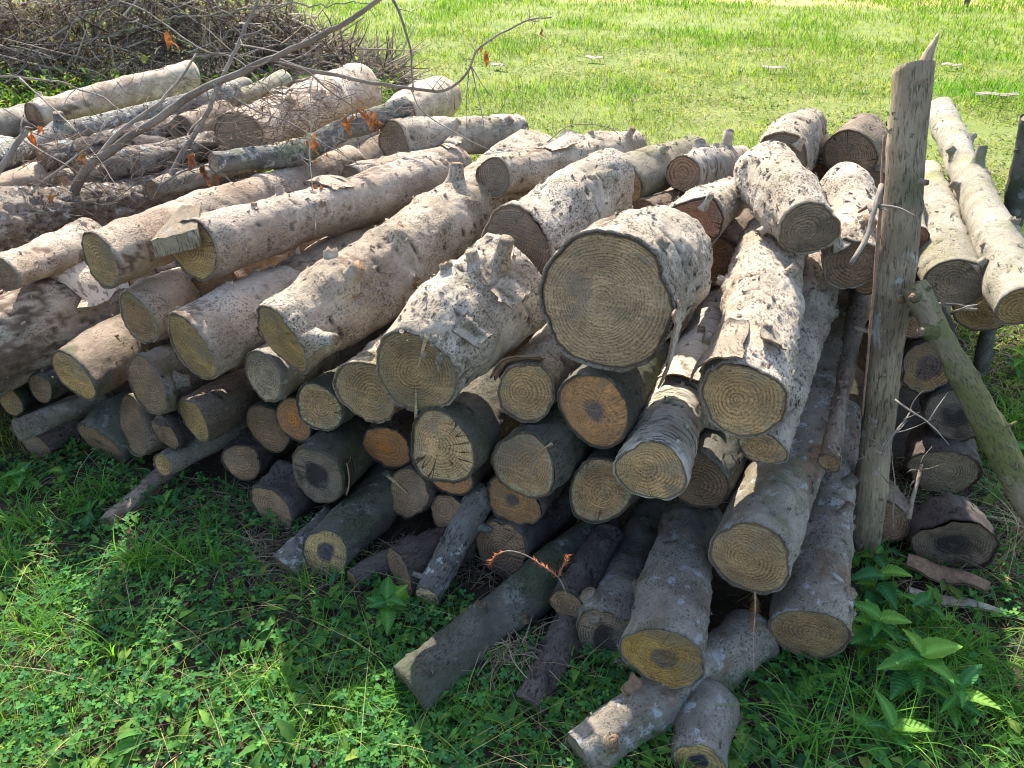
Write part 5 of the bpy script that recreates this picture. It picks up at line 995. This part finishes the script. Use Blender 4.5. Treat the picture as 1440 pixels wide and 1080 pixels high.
# ---------------------------------------------------------------- brush heap at the far left
c0 = Vector((-4.2, 9.0, 0))
bh = empty('brush_heap', c0, 'dark heap of dead twiggy brush behind the pile at the upper left', 'brush heap')
def heap_h(x):   # ridge height along the heap
    return 1.15+.25*np.sin(x*1.9+1)+.22*fbm(np.stack([x, x*0, x*0], -1), 1.1, 2, 8)-np.clip((x-1.2)*.55, 0, 1.0)
nb = 13000; bx = rng.uniform(-4.5, 2.9, nb); hh = heap_h(bx); wv = rng.beta(1.1, 1.1, nb); bz = wv*hh*rng.uniform(.8, 1.08, nb); by = rng.normal(size=nb)*.5*(1.05-wv)+rng.uniform(-.25, .5, nb)
V = []; az = rng.uniform(0, 6.28, nb); el = rng.normal(size=nb)*.6; L_ = rng.uniform(.08, .65, nb); wd = .003+.012*rng.random(nb)**3
d = np.stack([np.cos(az)*np.cos(el), np.sin(az)*np.cos(el), np.sin(el)], -1); up = np.array([0, 0, 1.]); s_ = np.cross(d, up); s_ /= np.linalg.norm(s_, axis=1)[:, None]; u2 = np.cross(s_, d)
bn_ = rng.normal(size=(nb, 3))*.18; K = 3; VV = np.zeros((nb, K+1, 3, 3)); p0 = np.stack([bx, by, bz], -1)
for i in range(K+1):
    u = i/K; p = p0+d*L_[:, None]*u+bn_*(L_*(u*u))[:, None]
    for j, (a_, b_) in enumerate([(-1, -.5), (1, -.5), (0, 1)]): VV[:, i, j] = p+(s_*a_+u2*b_)*(wd*(1-.6*u))[:, None]
VV[..., 2] = np.maximum(VV[..., 2], .005)
I = np.arange(nb*(K+1)*3).reshape(nb, K+1, 3); F = [np.stack([I[:, :-1, a_], I[:, :-1, b_], I[:, 1:, b_], I[:, 1:, a_]], -1).reshape(-1, 4) for a_, b_ in ((0, 1), (1, 2), (2, 0))]
c = palette(nb, [(.24, .19, .165), (.38, .32, .275), (.12, .09, .08), (.55, .49, .42)], [4, 3, 3, 2]); c = np.repeat(c[:, None], (K+1)*3, 1).reshape(-1, 3); c = np.concatenate([c, np.ones((len(c), 1))], 1)
mk('twigs', VV.reshape(-1, 3), F, [M_dry], bh, {'col': ('FLOAT_COLOR', c)})['kind'] = 'stuff'
nl = 6000; bx = rng.uniform(-4.5, 3.0, nl); hh = heap_h(bx); wv = rng.beta(1, 1.2, nl); bz = wv*hh*1.02; by = rng.normal(size=nl)*.45*(1.05-wv)+rng.uniform(-.4, .35, nl)
lo_ = leafscatter('leaves', bx, by, rng.uniform(.025, .07, nl), palette(nl, [(.20, .135, .09), (.12, .08, .06), (.30, .22, .12), (.10, .15, .04), (.38, .30, .09)], [4, 4, 2, .8, .6]), None, T2, (-1.5, 1.5), z=bz, mat=M_dryleaf)
lo_.parent = bh
for i, (x0, z0, x1, z1, rr_) in enumerate([(-1.9, 0, -1.85, 1.1, .02), (-.4, .5, 2.9, .9, .012), (-3.8, .8, -.5, .35, .012), (-1.2, .1, .9, 1.2, .014), (-3.2, .2, -2.2, 1.3, .013), (.8, .2, 2.2, 1.0, .010), (1.6, .2, 2.9, .35, .012)]):
    tube_obj('branch', [(x0, -.45, z0), ((x0+x1)/2, -.5, (z0+z1)/2+.12), (x1, -.35, z1)], [rr_, rr_*.8, rr_*.4], B['dead'], bh, seg=7, rough=.2, seed=i, wob=.05)
# green growth round the heap's foot
gx_ = rng.uniform(-8.6, -1.2, 9000); gy_ = 8.0+rng.normal(size=9000)*.45
leafscatter('heap_foot_weeds', gx_, gy_, rng.uniform(.03, .09, 9000), palette(9000, [(.09, .19, .035), (.16, .28, .05), (.26, .30, .06), (.06, .12, .03)], [4, 3, 1.5, 2]), 'green weeds growing along the foot of the brush heap', T2, (.1, 1.4), z=np.abs(rng.normal(size=9000))*.13)
# ---------------------------------------------------------------- leafy weeds, each leaf a part
SERR = leaf_tpl(12, .60, .05, .45, .5); SERR2 = leaf_tpl(10, .42, .03, .4, .5); DAND = leaf_tpl(14, .32, .28, .35, .7)
TPLM = {}
def leaf_mesh(kind, col):
    key = (kind, col)
    if key not in TPLM:
        V0, F0 = {'broad': SERR, 'long': SERR2, 'dandelion': DAND}[kind]
        V0 = V0.copy(); V0[:, 2] += .02*np.sin(V0[:, 1]*24)*np.abs(V0[:, 0])*4
        c = np.tile(list(col)+[1.], (len(V0), 1)); mid = np.abs(V0[:, 0]) < .01; c[mid, :3] = np.minimum(1, c[mid, :3]*1.6+.02)
        o = mk('leaf', V0, [F0], [M_veined], None, {'col': ('FLOAT_COLOR', c)}); me = o.data; bpy.data.objects.remove(o); TPLM[key] = me
    return TPLM[key]
GR = [(.075, .22, .055), (.11, .27, .06), (.17, .33, .06), (.06, .19, .065)]
def weed(px, py, hgt, leaves, size, kind, label, lift=(.2, .9), seed=0, name='leafy_weed'):
    g = gnd(px, py); root = empty(name, g, label, 'weed'); rg = random.Random(seed+int(px))
    if hgt > .03: tube_obj('stem', [(0, 0, 0), (rg.uniform(-.01, .01), 0, hgt*.5), (rg.uniform(-.02, .02), rg.uniform(-.02, .02), hgt)], [.003, .0025, .0015], B_stem, root, seg=6, n=8, rough=.05)
    for i in range(leaves):
        o = bpy.data.objects.new('leaf', leaf_mesh(kind, GR[rg.randrange(4)])); COL.objects.link(o); o.parent = root
        z = hgt*(.25+.75*i/max(1, leaves-1)) if hgt > .03 else .004
        az = i*2.4+rg.uniform(-.4, .4); o.location = (0, 0, z)
        o.rotation_euler = (rg.uniform(*lift), rg.uniform(-.3, .3), az); s = size*rg.uniform(.65, 1.15); o.scale = (s, s, s)
    return root
st_ = NT('green_stem'); B_stem = st_.fin((.16, .22, .07), .6)
weed(548, 878, .10, 9, .060, 'broad', 'broad leaved weed under the short lichen crusted stick')
weed(1215, 930, .16, 17, .07, 'broad', 'large leafy weed right beside the lowest grey log')
weed(1268, 985, .17, 17, .078, 'broad', 'tall leafy weed with toothed leaves in front of the bark strip')
weed(1330, 1010, .12, 12, .078, 'long', 'leafy weed with long drooping leaves toward the bottom right')
weed(1225, 850, .12, 8, .075, 'broad', 'weed at the post foot behind the lowest grey log')
weed(1240, 1060, .10, 9, .080, 'long', 'leafy weed at the bottom edge right of the pile')
weed(1290, 880, .10, 7, .06, 'broad', 'small weed just left of the narrow bark strip end')
weed(1120, 985, .01, 5, .12, 'long', 'flat rosette with a drooping grey-green leaf below the oval log end')
weed(1040, 1075, .01, 6, .10, 'dandelion', 'jagged leaved rosette at the bottom edge below the oval log end')
weed(690, 1010, .02, 9, .07, 'dandelion', 'jagged leaved rosette in front of the little straw heap')
weed(640, 975, .05, 8, .035, 'broad', 'small round leaved weed right of the slanting bare log')
weed(765, 1060, .02, 8, .06, 'dandelion', 'bright jagged rosette left of the crosswise bottom log')
weed(730, 1000, .04, 7, .035, 'broad', 'small weed directly left of the crosswise bottom log end')
weed(580, 1045, .02, 8, .055, 'dandelion', 'yellow-green rosette under the tip of the slanting bare log')
weed(860, 1075, .06, 4, .05, 'long', 'upright oval leaf before the crosswise bottom log')
weed(1325, 600, .05, 6, .05, 'broad', 'shaded weed sprouting between the low ends right of the post')
weed(1405, 650, .08, 9, .07, 'broad', 'leafy weed behind the slanted brace')
weed(1430, 530, .10, 10, .07, 'broad', 'sunlit leafy weed under the long whitish log end')
weed(95, 680, .05, 7, .045, 'broad', 'round leaved weed below the frayed brown log end')
weed(235, 720, .04, 7, .045, 'broad', 'shaded weed under the thin log with the smallest cut')
weed(130, 735, .05, 9, .05, 'dandelion', 'blue-green cut leaved weed in the lower left shade')
weed(40, 690, .08, 8, .055, 'broad', 'weed at the left edge before the lowest dark log')
weed(328, 700, .03, 6, .035, 'broad', 'tiny weed in the dark hollow at the lower left')
weed(1225, 800, .06, 6, .06, 'broad', 'broad leaf weed hiding the foot of the tall post')
